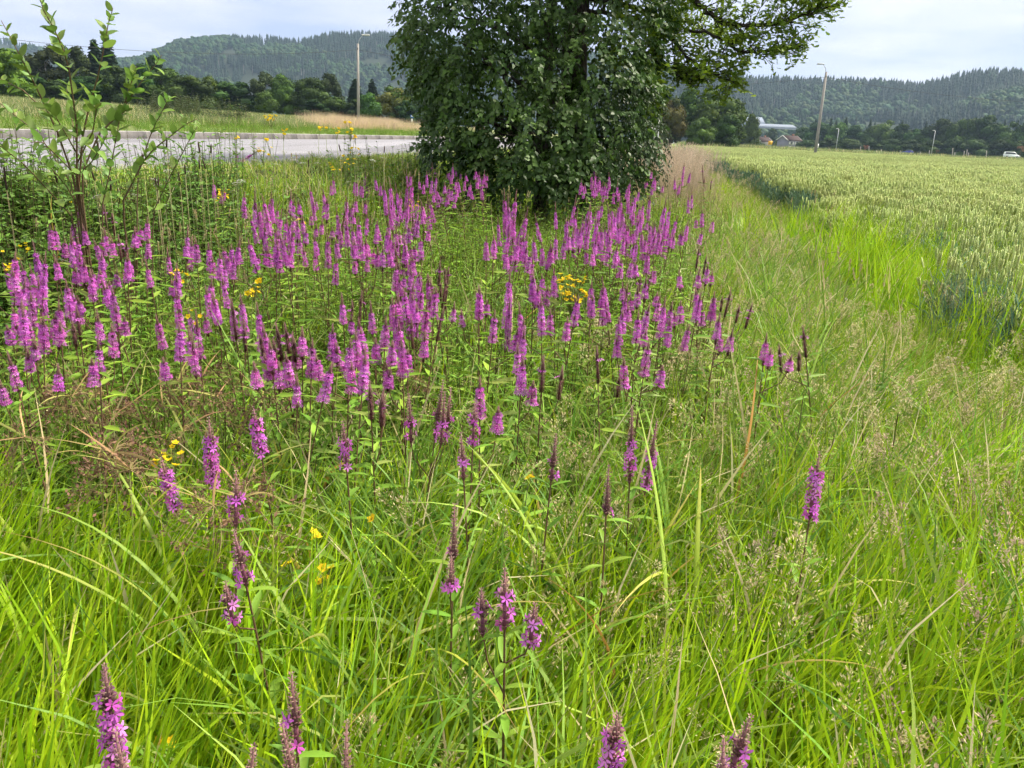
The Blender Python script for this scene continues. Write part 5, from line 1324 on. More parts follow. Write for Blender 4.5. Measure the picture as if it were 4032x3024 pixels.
def spike(seed, L=.30, lo=.0, hi=.72, wid=1.0, fill=1.0, seedy=0.0):
    """flower spike of length L, flowers open between lo and hi, buds above"""
    r = np.random.default_rng(seed); mb = MB()
    mb.tube([(0, 0, -.02), (0, 0, L * .9)], [.0022, .0012], 4, (.17, .08, .06), False)
    bud_rings(mb, r, L * max(hi - .1, 0), L, .0125, .0035, BUD)
    if lo > .02: bud_rings(mb, r, 0, L * lo, .011, .011, [(.20, .08, .09), (.17, .09, .07), (.15, .11, .07)], .8, .009)
    else: bud_rings(mb, r, 0, L * hi, .008, .008, [(.22, .08, .12), (.19, .09, .09)], .5, .008)
    nw = int(L * (hi - lo) / .0125)
    for k in range(nw):
        f = k / max(1, nw - 1); z = L * (lo + (hi - lo) * f); R = (.0245 - .0135 * f) * wid * r.uniform(.72, 1.15); m = 7; q = np.arange(m) * 6.283 / m + r.uniform(0, 6) + r.normal(0, .2, m)
        kp = r.random(m) < fill * (.95 - .25 * f); q = q[kp]; m = len(q)
        if not m: continue
        zz = z + r.normal(0, .003, m); P = np.stack([R * np.cos(q) * .8, R * np.sin(q) * .8, zz], 1)
        D = unit(np.stack([np.cos(q), np.sin(q), r.normal(.25, .3, m)], 1)); X_ = unit(np.cross(D, r.normal(size=(m, 3)))); Y_ = np.cross(D, X_)
        Ms = np.stack([X_, Y_, D], -1) * (.0138 * r.uniform(.75, 1.25, m))[:, None, None]
        mb.rep(PT6[0], [PT6[1]], Ms, P, pick(r, PETAL, m, .18))
    return mb.mesh("flower_spike", M_PETAL)
SP = {'full': [spike(500 + i, .30, 0, .70, 1.05, .92) for i in range(5)], 'mid': [spike(510 + i, .30, .18, .66, 1.0, .9) for i in range(4)],
      'thin': [spike(520 + i, .30, .05, .6, .8, .6) for i in range(3)], 'bud': [spike(530 + i, .30, .62, .70, .9, .5) for i in range(3)], 'brown': [spike(540 + i, .28, .9, .92, .6, .2) for i in range(2)]}
def stemleaf(seed):
    r = np.random.default_rng(seed); mb = MB(); n = 6; t = np.linspace(0, 1, n); w = .125 * np.sin(np.pi * np.clip(t * .9 + .08, 0, 1)) ** .8; w[-1] = .004; cv = r.uniform(-.35, .05)
    c = np.stack([0 * t, t, cv * t ** 2], 1); Lf = c + np.stack([-w, 0 * t, .5 * w], 1); Rt = c + np.stack([w, 0 * t, .5 * w], 1); i = np.arange(n - 1)
    mb.add(np.concatenate([c, Lf, Rt]), [np.stack([i, i + 1, n + i + 1, n + i], 1), np.stack([i, 2 * n + i, 2 * n + i + 1, i + 1], 1)], HERB[seed % 3]); return mb.mesh("leaf", M_LEAF, True)
SLEAF = [stemleaf(i) for i in range(5)]
def foliage_unit(seed):
    r = np.random.default_rng(seed); mb = MB(); pr = 15; m = pr * 2; z = np.repeat(np.linspace(.25, 1.0, pr), 2); q = np.repeat(np.arange(pr) * 1.57, 2) + np.tile([0, math.pi], pr) + r.normal(0, .3, m)
    lanceleaf(mb, r, np.stack([0 * z, 0 * z, z], 1), np.stack([np.cos(q), np.sin(q), 0 * q], 1), .12 * (1.1 - .5 * z), .12, pick(r, HERB + [(.22, .28, .06)], m)); return mb.mesh("foliage", M_LEAF)
FOL = [foliage_unit(i) for i in range(5)]
rf = np.random.default_rng(77)
HV_ = [(600, 1.24), (700, 1.2), (800, 1.15), (1100, 1.03), (1600, .90), (2300, .83), (3024, .80)]
n_plants = 0
LPOS = []
def loosestrife(u, v, lpx, n=1, kind='full', near=False, label=None, group=None, dist=None):
    global n_plants
    H = np.interp(v, [a for a, _ in HV_], [b for _, b in HV_]); tip = at_z(u, v, H)
    if v < 660 or tip[1] > 13.0: tip = at_y(u, v, rf.uniform(10.5, 12.5))
    if dist: tip = at_y(u, v, dist)
    d = float(np.hypot(tip[1], tip[2] - EYE)); Ls = float(np.clip(lpx * d / FPX, .13, .42))
    lean = rf.normal(0, .075, 2); lean *= np.clip(tip[2], .3, 1.2)
    bx, by = tip[0] - lean[0], tip[1] - lean[1]; bz = float(height(bx, by)) - .02
    o = empty("purple_loosestrife", (bx, by, bz)); tag(o, label, "wildflower", group); n_plants += 1; LPOS.append((bx, by, H))
    top = np.array([lean[0], lean[1], tip[2] - bz]); t = np.linspace(0, 1, 7)[:, None]
    axis = np.concatenate([top[None, :2] * t ** 1.4, top[2] * t], 1)
    def on_axis(f): return np.array([np.interp(f, t[:, 0], axis[:, c]) for c in range(3)])
    stm = MB(); f0 = 1 - Ls / top[2]; cut = np.array([on_axis(f) for f in np.linspace(0, f0 + .02, 7)])
    stm.tube(cut, np.linspace(.0042, .0022, 7), 5, (.15, .085, .05), False)
    heads = [(on_axis(f0), unit(on_axis(1) - on_axis(f0)), Ls)]
    for k in range(n - 1):
        f1 = f0 * rf.uniform(.72, .92); a = rf.uniform(0, 6.28); off = np.array([math.cos(a), math.sin(a), 0]) * rf.uniform(.03, .08 + .016 * n)
        L2 = Ls * rf.uniform(.55, .95); b0 = on_axis(f1); e = on_axis(f0) + off + np.array([0, 0, -rf.uniform(.0, .45) * Ls])
        mid_ = b0 * .45 + e * .55 + off * .25; stm.tube([b0, mid_, e], [.0022, .0018, .0016], 4, (.15, .085, .05), False); heads.append((e, unit(e - mid_ + np.array([0, 0, .12])), L2))
    stm.obj("stem", M_STEM, o)
    for hp, hd, hl in heads:
        kd = kind if rf.random() < .8 else rf.choice(['mid', 'thin']) if kind == 'full' else kind
        me = SP[kd][rf.integers(0, len(SP[kd]))]; sc = hl / .30; wsc = np.clip(sc, .75, 1.15) if d > 3 else np.clip(sc, .8, 1.0)
        if near:
            r = rf; mb = MB(); hi = {'full': .68, 'mid': .55, 'thin': .5, 'bud': .4, 'brown': .1}[kind]; lo = {'full': 0, 'mid': .05, 'thin': .1, 'bud': .1, 'brown': .02}[kind]
            mb.tube([(0, 0, -.02), (0, 0, hl * .95)], [.0024, .0012], 5, (.17, .08, .06), False); bud_rings(mb, r, hl * (hi - .08), hl, .0115, .003, BUD, 1.0, .009); bud_rings(mb, r, 0, hl * hi, .009, .0095, [(.22, .08, .12), (.18, .10, .08), (.20, .09, .10)], .7, .010)
            so = mb.obj("flower_spike", M_STEM, o); so.rotation_mode = 'QUATERNION'; so.rotation_quaternion = Vector((0, 0, 1)).rotation_difference(Vector(hd)); so.location = hp
            nw = max(2, int(hl * (hi - lo) / .017)); fill = {'full': .85, 'mid': .6, 'thin': .5, 'bud': .28, 'brown': .15}[kind]
            for w in range(nw):
                z = hl * (lo + (hi - lo) * w / max(1, nw - 1))
                for k in range(5):
                    if r.random() > fill: continue
                    q = k * 1.257 + w * .6 + r.normal(0, .2); D = Vector((math.cos(q), math.sin(q), r.normal(.3, .25))).normalized()
                    fl = link("flower", FLORETS[r.integers(0, 5)], so, (.015 * math.cos(q), .015 * math.sin(q), z + r.normal(0, .003)), scale=(.0130,) * 3); fl.rotation_euler = D.to_track_quat('Z', 'Y').to_euler()
        else:
            so = link("flower_spike", me, o, tuple(hp), scale=(wsc, wsc, sc)); so.rotation_mode = 'QUATERNION'; so.rotation_quaternion = Vector((0, 0, 1)).rotation_difference(Vector(hd)) @ Euler((0, 0, rf.uniform(0, 6.28))).to_quaternion()
    if near:
        pr = 9
        for k in range(pr):
            z = .25 + (f0 * .97 - .25) * k / (pr - 1); p = on_axis(z)
            for sgn in (0, math.pi):
                a = k * 1.57 + sgn + rf.normal(0, .2); tipd = unit(np.array([math.cos(a), math.sin(a), rf.uniform(.1, .8)])); Mx = frames(tipd[None], np.array([[0, 0, 1.0]]))[0] * (.095 * (1.15 - .6 * z) * rf.uniform(.8, 1.15))
                lf = link("leaf", SLEAF[rf.integers(0, 5)], o); lf.matrix_local = Matrix(((*Mx[0], p[0]), (*Mx[1], p[1]), (*Mx[2], p[2]), (0, 0, 0, 1)))
    else:
        q = on_axis(f0); fo = link("foliage", FOL[rf.integers(0, 5)], o, (0, 0, .05), (-math.atan2(q[1], q[2]), math.atan2(q[0], q[2]), 0), (1, 1, q[2] * .98)); fo.scale = (rf.uniform(.9, 1.2),) * 2 + (q[2] * .96,)
    return o
# the nearest plants, with every flower and leaf
NEAR = [(411, 2622, 470, 1, 'full', "large loosestrife spike at lower left with brown bud tip over open purple flowers"),
        (455, 2880, 260, 1, 'brown', "bud-brown loosestrife spike standing just behind the large lower-left spike"),
        (1148, 2656, 260, 1, 'bud', "tall brownish loosestrife spike with one open flower, bottom edge left of centre"),
        (1110, 2845, 200, 1, 'brown', "short brown loosestrife spike beside the tall brownish one at the bottom edge"),
        (1000, 2935, 200, 1, 'brown', "stubby dark loosestrife tip poking up at the bottom edge, left of two taller ones"),
        (1365, 2840, 220, 1, 'brown', "lone slim brown loosestrife spike at the bottom edge, left of centre"),
        (2432, 2812, 300, 1, 'full', "broad loosestrife spike with bright flowers cut by the bottom edge, right of centre"),
        (2852, 2897, 240, 1, 'mid', "shorter one of the paired loosestrife spikes at the bottom edge"),
        (2956, 2821, 280, 1, 'mid', "taller one of the paired loosestrife spikes at the bottom edge"),
        (1988, 2245, 180, 3, 'mid', "leafy loosestrife with a small purple flower tuft, lower centre of the meadow"),
        (2490, 1603, 330, 2, 'mid', "isolated leaning loosestrife with long bud tip right of centre"),
        (3228, 1779, 262, 1, 'full', "lone loosestrife spike among beige seed panicles at right"),
        (822, 1648, 285, 2, 'full', "twin-topped loosestrife with woolly grey tips at left of the meadow"),
        (930, 1857, 110, 1, 'thin', "small purple spike just below the twin-topped loosestrife"),
        (921, 2090, 185, 2, 'thin', "low purple spike with reddish stem, below the twin-topped plant"),
        (1350, 1662, 200, 1, 'mid', "single spike with a dark bud tip crossed by a pale arching blade"),
        (1745, 1500, 230, 4, 'bud', "tall faded brown loosestrife with few pink flowers at the picture centre"),
        (1870, 1581, 140, 1, 'mid', "slender spike right beside the faded brown loosestrife"),
        (1815, 1707, 110, 1, 'bud', "small spike with two purple flowers below the slender one"),
        (997, 1603, 60, 1, 'full', "short round purple flower tuft between two flower drifts"),
        (2397, 1838, 150, 1, 'brown', "thin brown bud spike just left of the isolated leaning one"),
        (2190, 1712, 70, 1, 'bud', "tiny purple tuft left of the isolated leaning loosestrife"),
        (1790, 1990, 140, 2, 'brown', "faded reddish loosestrife without flowers in the lower centre")]
for a in NEAR: loosestrife(a[0], a[1], a[2], a[3], a[4], True, a[5])
DRIFT = {
 'left': ("purple loosestrife in the tall left drift before the sapling", [
  (43, 1048, 145, 1), (128, 944, 200, 2), (180, 985, 200, 2), (258, 1098, 150, 1), (277, 899, 155, 2), (310, 790, 140, 1), (325, 880, 80, 1), (365, 935, 118, 1), (405, 800, 95, 1), (410, 894, 80, 1), (400, 994, 70, 1), (395, 1089, 110, 2), (440, 1130, 100, 1),
  (380, 1215, 60, 1), (465, 921, 92, 2), (530, 890, 82, 1), (500, 994, 82, 1), (572, 1020, 45, 1), (580, 854, 76, 1), (300, 1202, 45, 1), (28, 1380, 120, 1), (385, 1320, 40, 1), (100, 1090, 120, 2), (60, 990, 90, 1), (230, 1180, 60, 2), (170, 1240, 70, 2), (90, 1210, 80, 2), (215, 1000, 90, 1), (120, 1150, 90, 2), (330, 1010, 90, 1), (355, 1060, 80, 1), (195, 880, 60, 1)]),
 'midleft': ("purple loosestrife spike in the middle-left drift, in front of the sedge", [
  (740, 885, 131, 2), (695, 1034, 64, 2), (770, 935, 100, 1), (690, 1125, 176, 1), (705, 1270, 104, 1), (770, 1220, 200, 1), (830, 1143, 160, 2), (870, 1070, 150, 1), (910, 1170, 172, 2), (945, 1152, 180, 1), (840, 705, 76, 1), (820, 953, 108, 2), (865, 990, 90, 1), (945, 930, 114, 3), (975, 935, 105, 3)]),
 'front': ("purple loosestrife spike in the dense row across the middle of the meadow", [
  (1345, 1152, 131, 1), (1425, 1143, 140, 1), (1458, 1183, 136, 1), (1010, 1188, 203, 1), (1085, 1270, 150, 2), (1120, 1270, 140, 2), (1190, 1283, 130, 2), (1310, 1274, 81, 1), (1380, 1330, 110, 3), (1400, 1300, 120, 2), (1520, 1247, 126, 2), (1570, 1260, 110, 1), (1590, 1134, 95, 1), (1630, 1098, 185, 3), (1665, 1105, 180, 3), (1715, 1125, 81, 1), (1750, 1201, 141, 1), (1885, 1120, 63, 1), (1580, 1330, 90, 2), (1230, 1330, 100, 1), (1060, 1330, 110, 1), (1440, 1390, 60, 1), (1310, 1420, 90, 1), (1455, 1500, 50, 1)]),
 'centre': ("purple loosestrife spike scattered around the yellow flower clump", [
  (2010, 1052, 231, 1), (2130, 1161, 158, 1), (1950, 1220, 108, 1), (2065, 1283, 117, 1), (2180, 1057, 90, 2), (2370, 1084, 176, 3), (2330, 1100, 130, 1), (2100, 1070, 90, 2), (2280, 1160, 90, 2), (1890, 1129, 63, 1), (2060, 1400, 60, 1), (1890, 1480, 90, 1), (2350, 1360, 70, 1), (2140, 1400, 70, 1)]),
 'right': ("purple loosestrife spike in the bright clump at the right edge of the meadow", [
  (2430, 962, 86, 2), (2550, 980, 95, 2), (2545, 1084, 95, 3), (2570, 1060, 110, 2), (2560, 1192, 114, 2), (2600, 1150, 110, 2), (2620, 1170, 158, 2), (2515, 1224, 95, 1), (2555, 1340, 110, 1), (2740, 1128, 109, 3), (2760, 1150, 80, 1)]),
 'edge': ("dark-tipped loosestrife standing alone beside the pale grass strip", [(2835, 1231, 78, 1), (2880, 1134, 66, 3), (3020, 1309, 96, 2), (3160, 1279, 60, 2), (2755, 966, 73, 1), (2790, 1030, 60, 2)]),
 'tallright': ("deep purple loosestrife in the tall group right of the big tree", [
  (2625, 772, 172, 2), (2670, 844, 104, 3), (2710, 867, 81, 2), (2765, 822, 68, 1), (2695, 640, 60, 3), (2765, 645, 72, 1), (2725, 736, 86, 1), (2640, 800, 120, 1), (2655, 690, 60, 2)]),
 'tree': ("pale lilac loosestrife in the tall clump in front of the big tree", [(1985, 740, 199, 3), (2000, 760, 180, 2), (2035, 745, 176, 2), (2060, 900, 130, 2), (2045, 930, 110, 2), (2080, 920, 100, 2), (1915, 930, 77, 1), (1945, 917, 70, 1), (2010, 900, 120, 2)]),
 'back': ("purple loosestrife spike in the back drift before the road bank", [
  (968, 625, 115, 1), (1004, 736, 167, 3), (1030, 760, 150, 2), (965, 758, 60, 1), (1070, 754, 108, 2), (1145, 745, 100, 2), (1218, 727, 103, 1), (1270, 740, 40, 1), (1310, 682, 90, 1), (1400, 690, 70, 2), (1440, 655, 130, 2), (1475, 695, 45, 1), (1510, 715, 120, 3), (1535, 709, 121, 3), (1555, 715, 115, 3), (1600, 664, 72, 1), (1625, 690, 163, 2), (1655, 781, 81, 2), (1690, 781, 90, 2), (1680, 672, 60, 1), (1702, 640, 55, 1), (1722, 682, 72, 1), (1770, 727, 60, 1),
  (1110, 820, 150, 3), (1130, 840, 140, 2), (1290, 917, 131, 1), (1110, 940, 63, 1), (1410, 853, 113, 1), (1360, 862, 104, 2), (1440, 930, 90, 2), (1540, 917, 68, 1), (1590, 921, 159, 1), (1560, 1034, 60, 1)])}
for k, (lab, lst) in DRIFT.items():
    for u, v, l, n in lst:
        kd = 'full' if rf.random() < .72 else rf.choice(['mid', 'thin', 'bud'])
        if k == 'edge': kd = 'mid' if rf.random() < .5 else 'bud'
        loosestrife(u, v, l, n + int(rf.integers(1, 3)), kd, False, lab, "loosestrife: " + lab.split("loosestrife ")[1])
def drift(n, u0, u1, v0, v1, lp, lab, kinds, nn=(2, 5)):
    for _ in range(n):
        loosestrife(rf.uniform(u0, u1), rf.uniform(v0, v1), rf.uniform(*lp), rf.integers(*nn), rf.choice(kinds), False, lab, "loosestrife: " + lab.split("loosestrife ")[1])
drift(30, 1060, 1700, 760, 940, (60, 120), "pinkish loosestrife spike among the fading ones of the back left drift", ['full', 'mid', 'thin', 'mid', 'bud'])
drift(34, 2170, 2590, 735, 930, (70, 130), "bright pink loosestrife in the drift below the tree's right side", ['full', 'full', 'mid', 'thin'], (2, 6))
drift(16, 2270, 2610, 655, 735, (40, 65), "small far loosestrife at the foot of the big tree's right side", ['full', 'full', 'mid'])
drift(14, 1700, 1910, 640, 740, (40, 65), "small far loosestrife at the foot of the big tree's left side", ['full', 'full', 'mid'])
drift(12, 1500, 1790, 960, 1120, (60, 110), "brown budded loosestrife stem rising behind the dense middle row", ['bud', 'brown', 'mid'], (1, 3))
print("plants", n_plants)
# leafy stems crowding round the flowering ones
L3 = np.array(LPOS); L3 = L3[L3[:, 1] > 2.6]; kk = np.repeat(np.arange(len(L3)), 3); hp = L3[kk, :2] + rf.normal(0, .17, (len(kk), 2)); m = len(kk)
hs = np.stack([rf.uniform(.9, 1.2, m)] * 2 + [L3[kk, 2] * rf.uniform(.68, .98, m)], 1)
scatter("flower_foliage", np.stack([hp[:, 0], hp[:, 1], height(hp[:, 0], hp[:, 1])], 1), rand_rot(m, .06), hs, rng.integers(0, 5, m), herb_src, "bright leafy stems crowding round the purple flower spikes", "herbs", real=True)

# ================================================================== SEDGE TUSSOCKS with long arching blades
rs_ = np.random.default_rng(91)
TUS = [(700, 2330), (330, 2560), (1230, 2420), (1000, 2120), (1480, 2300), (1750, 2560), (2100, 2520), (2380, 2680), (2620, 2450), (2830, 2300), (500, 1930), (930, 1760), (180, 1720), (1300, 1830), (1620, 1930), (2080, 1930), (2420, 1720), (2230, 1530), (1500, 1580), (1170, 1520), (600, 1530), (290, 1380), (1980, 1530), (1850, 2880), (900, 2820), (250, 2880), (2700, 2820), (1450, 2750), (1200, 2100), (100, 2250), (2950, 2000), (2280, 2150)]
for u, v in TUS:
    p = at_z(u, v, .12); z0 = float(height(p[0], p[1])); o = empty("sedge_tussock", (p[0], p[1], z0 - .02)); tag(o, "sedge tussock with long arching pale green blades in the near grass", "sedge", "sedge tussocks in the near meadow")
    for k in range(rs_.integers(6, 12)):
        mb = MB(); q = rs_.random(); c = pick(rs_, [(.26, .40, .06), (.20, .34, .055), (.34, .46, .08), (.38, .50, .05)], 1, .15)
        if q < .12: c = pick(rs_, [(.42, .30, .06), (.40, .22, .06), (.34, .30, .10)], 1, .15)
        tipc = ((.45, .34, .10), np.array([1.0 if rs_.random() < .35 else 0.0])) if q < .85 else ((.22, .12, .05), np.array([1.0]))
        blades(mb, rs_, disc(rs_, 1, .07), np.array([rs_.uniform(.65, 1.12)]), np.array([rs_.uniform(.012, .020)]), np.array([rs_.uniform(.05, .4)]), np.array([rs_.uniform(.6, 2.3)]), np.array([rs_.uniform(0, 6.28)]), c, 14, .16, tipc)
        mb.obj("blade", M_GRASS, o, smooth=True)

# ================================================================== CLUB RUSH with brown branched heads
def rush_head(seed):
    r = np.random.default_rng(seed); mb = MB()
    for k in range(16):
        a = r.uniform(0, 6.28); l = r.uniform(.04, .10); up = r.uniform(-.2, .9); d = unit(np.array([math.cos(a), math.sin(a), up])); t = np.linspace(0, 1, 5)[:, None]
        P = d * l * t + np.array([0, 0, -.05 - .3 * l]) * t ** 2; mb.tube(P, .0007, 3, (.34, .27, .12), False)
        for w in range(5):
            b = P[r.integers(2, 5)]; d2 = unit(d + r.normal(0, .8, 3)); e = b + d2 * r.uniform(.008, .028); mb.tube([b, e], .0005, 3, (.30, .23, .11), False)
            m = 4; Q = e + r.normal(0, .004, (m, 3)); mb.rep([(0, -.5, 0), (.3, 0, .1), (0, .6, 0), (-.3, 0, -.1)], [np.array([[0, 1, 2, 3]])], frames(unit(d2 + r.normal(0, .5, (m, 3))), unit(r.normal(size=(m, 3)))) * r.uniform(.005, .009, m)[:, None, None], Q, pick(r, [(.22, .12, .075), (.28, .17, .10), (.16, .10, .07)], m, .2))
    return mb.mesh("flower_head", M_STRAW)
RH = [rush_head(i) for i in range(4)]
for u, v in [(300, 1480), (410, 1560), (330, 1620), (450, 1640), (800, 1480), (850, 1560), (640, 1600), (720, 1700), (390, 1800), (450, 1780), (90, 1720), (840, 1990), (960, 1960), (700, 1500), (1570, 1440), (1640, 1490), (510, 1850), (280, 1560), (920, 1900), (1040, 1560)]:
    H = rs_.uniform(.62, .74); p = at_z(u, v, H); bx, by = p[0] + rs_.normal(0, .05), p[1] + rs_.normal(0, .05); z0 = float(height(bx, by)); o = empty("club_rush", (bx, by, z0)); tag(o, "club rush with a loose brown branched seed head, left of the meadow", "rush", "brown-headed club rushes in the left meadow")
    e = np.array([p[0] - bx, p[1] - by, p[2] - z0]); t = np.linspace(0, 1, 6)[:, None]; mb = MB(); mb.tube(np.concatenate([e[None, :2] * t ** 2, e[2] * t], 1), np.linspace(.0035, .0018, 6), 4, (.20, .22, .07)); mb.obj("stem", M_STEM, o)
    hd = link("flower_head", RH[rs_.integers(0, 4)], o, tuple(e), (rs_.normal(0, .2), rs_.normal(0, .2), rs_.uniform(0, 6)), (rs_.uniform(1.2, 1.8),) * 3)
    for k in range(3):
        mb = MB(); blades(mb, rs_, e[None] * 1.0, np.array([rs_.uniform(.12, .28)]), np.array([rs_.uniform(.005, .009)]), np.array([rs_.uniform(.7, 1.4)]), np.array([rs_.uniform(.2, 1.0)]), np.array([rs_.uniform(0, 6.28)]), pick(rs_, [(.36, .26, .10), (.30, .30, .08), (.40, .25, .12)], 1), 6, .1); mb.obj("bract", M_STRAW, o)

# ================================================================== YELLOW, WHITE AND PINK FLOWERS
def disc_flower(name, n, col, l, w, cup, mat, eye=None, seed=0):
    mb = MB(); V, F = [], []; r = np.random.default_rng(seed)
    for k in range(n):
        a = k * 6.283 / n + r.normal(0, .08); c, s = math.cos(a), math.sin(a); i = len(V); cu = cup * r.uniform(.6, 1.3)
        for x, y, z in [(0, .05 * l, 0), (-w, .55 * l, cu * .5), (0, l, cu), (w, .55 * l, cu * .5)]: V.append((x * c - y * s, x * s + y * c, z))
        F.append([i, i + 3, i + 2, i + 1])
    mb.add(V, [np.array(F)], col)
    if eye: mb.tube([(0, 0, -.3 * l), (0, 0, .12 * l)], [.12 * l, .28 * l], 7, eye)
    return mb.mesh(name, mat)
YF = [disc_flower("flower", 5, (.80, .58, .015), .0095, .0042, .004, M_PETAL, (.6, .42, .02), i) for i in range(3)]
YD = [disc_flower("flower", 14, (.82, .60, .015), .011, .0022, .002, M_PETAL, (.62, .40, .02), i) for i in range(3)]
def yellow_plant(u, v, H, n, spread, label, src, name, size=1.0, leaves=True, dist=None, group=None, depthspread=1.0, cat="wildflower"):
    p = at_z(u, v, H) if dist is None else at_y(u, v, dist); z0 = float(height(p[0], p[1])); h = p[2] - z0; o = empty(name, (p[0], p[1], z0)); tag(o, label, cat, group)
    mb = MB(); mb.tube([(0, 0, 0), (rs_.normal(0, .02), rs_.normal(0, .02), h * .5), (0, 0, h * .96)], [.0028, .0024, .0015], 5, (.13, .17, .05)); ends = []
    for k in range(n):
        a = rs_.uniform(0, 6.28); q = spread * math.sqrt(rs_.uniform(.05, 1)); e = np.array([q * math.cos(a), q * math.sin(a) * depthspread, h + rs_.uniform(-1.3, .35) * spread]); ends.append(e)
        mb.tube([(0, 0, max(.1, h - spread * 2.4)), (e[0] * .6, e[1] * .6, e[2] - spread * .5), e], [.0014, .0011, .0009], 3, (.14, .18, .05), False)
    mb.obj("stem", M_STEM, o)
    if leaves: fo = link("foliage", FOL[rs_.integers(0, 5)], o, scale=(1.1, 1.1, h * .92))
    for e in ends:
        fl = link("flower", src[rs_.integers(0, len(src))], o, tuple(e), (rs_.normal(-.25, .4), rs_.normal(0, .4), rs_.uniform(0, 6)), (size * rs_.uniform(.85, 1.2),) * 3)
YL = "yellow_loosestrife"
yellow_plant(2258, 1100, 1.0, 34, .075, "big bright yellow flower clump in the middle of the meadow", YF, YL, 1.3)
yellow_plant(2215, 1135, .98, 7, .03, "small yellow tuft just left of the big yellow clump", YF, YL, 1.2)
yellow_plant(2310, 1150, .96, 7, .03, "small yellow tuft just right of the big yellow clump", YF, YL, 1.2)
yellow_plant(995, 1112, 1.0, 8, .035, "yellow flower pair in the dark gap of the left meadow", YF, YL, 1.3)
yellow_plant(1002, 1148, .95, 4, .02, "lower yellow tuft under the yellow pair in the dark gap", YF, YL, 1.2)
yellow_plant(700, 1075, 1.0, 10, .04, "yellow flowers mixed with a purple tuft at left of the meadow", YF, YL, 1.2)
yellow_plant(755, 1235, .95, 6, .03, "yellow flowers between purple spikes of the middle-left drift", YF, YL, 1.2)
yellow_plant(25, 1010, 1.0, 9, .06, "yellow flowers at the left photo edge beside the tall drift", YF, YL, 1.2)
yellow_plant(90, 960, 1.02, 6, .04, "yellow flowers between brown buds of the left drift", YF, YL, 1.2)
yellow_plant(873, 755, 1.12, 14, .06, "yellow flower stack right beside a dark loosestrife before the road bank", YF, YL, 1.3)
yellow_plant(1186, 852, 1.1, 5, .03, "small yellow tuft inside the back left drift", YF, YL, 1.1)
yellow_plant(1640, 785, 1.15, 9, .06, "yellow flowers behind the back drift near the big tree", YF, YL, 1.1)
yellow_plant(680, 1760, .72, 5, .04, "yellow flowers among the brown rush heads, upper pair", YF, YL, 1.25)
yellow_plant(630, 1805, .70, 4, .03, "yellow flower low among the brown rush heads", YF, YL, 1.25)
yellow_plant(645, 1850, .66, 3, .03, "yellow buds lowest among the brown rush heads", YF, YL, 1.2)
yellow_plant(1245, 2095, .62, 3, .02, "yellow star flower next to an orange dead blade", YF, YL, 1.4)
yellow_plant(1268, 2255, .55, 4, .025, "cluster of yellow star flowers at lower centre-left", YF, YL, 1.4)
yellow_plant(1140, 2190, .58, 2, .02, "single yellow bud beside the orange dead blade", YF, YL, 1.3)
yellow_plant(1470, 2040, .64, 1, .01, "single yellow flower at the centre of the lower meadow", YF, YL, 1.4)
yellow_plant(665, 2890, .45, 3, .025, "yellow flower deep in the grass at the bottom left", YF, YL, 1.3)
yellow_plant(2080, 1875, .7, 2, .02, "tiny yellow flower left of the isolated leaning loosestrife", YF, YL, 1.1)
yellow_plant(295, 790, 1.1, 3, .05, "few yellow flowers below the sapling", YF, YL, 1.1)
HW = "yellow_hawkweed"; HG = "tall yellow hawkweeds along the road edge"
for u, v, n, sp, d in [(1065, 447, 8, .045, 6.4), (1380, 488, 12, .06, 7.2), (1255, 502, 4, .03, 7.0), (1283, 497, 2, .015, 7.0), (1325, 505, 5, .04, 7.1), (1115, 514, 4, .035, 6.7), (928, 536, 3, .02, 6.3), (1062, 552, 5, .045, 6.6), (1036, 592, 6, .05, 6.6), (1400, 535, 4, .03, 7.2), (1395, 580, 6, .05, 7.3), (1360, 625, 10, .08, 7.4), (1320, 635, 7, .06, 7.4)]:
    yellow_plant(u, v, None, n, sp, "thin-stemmed yellow flower standing up in front of the road", YD, HW, 1.35, False, d, HG)
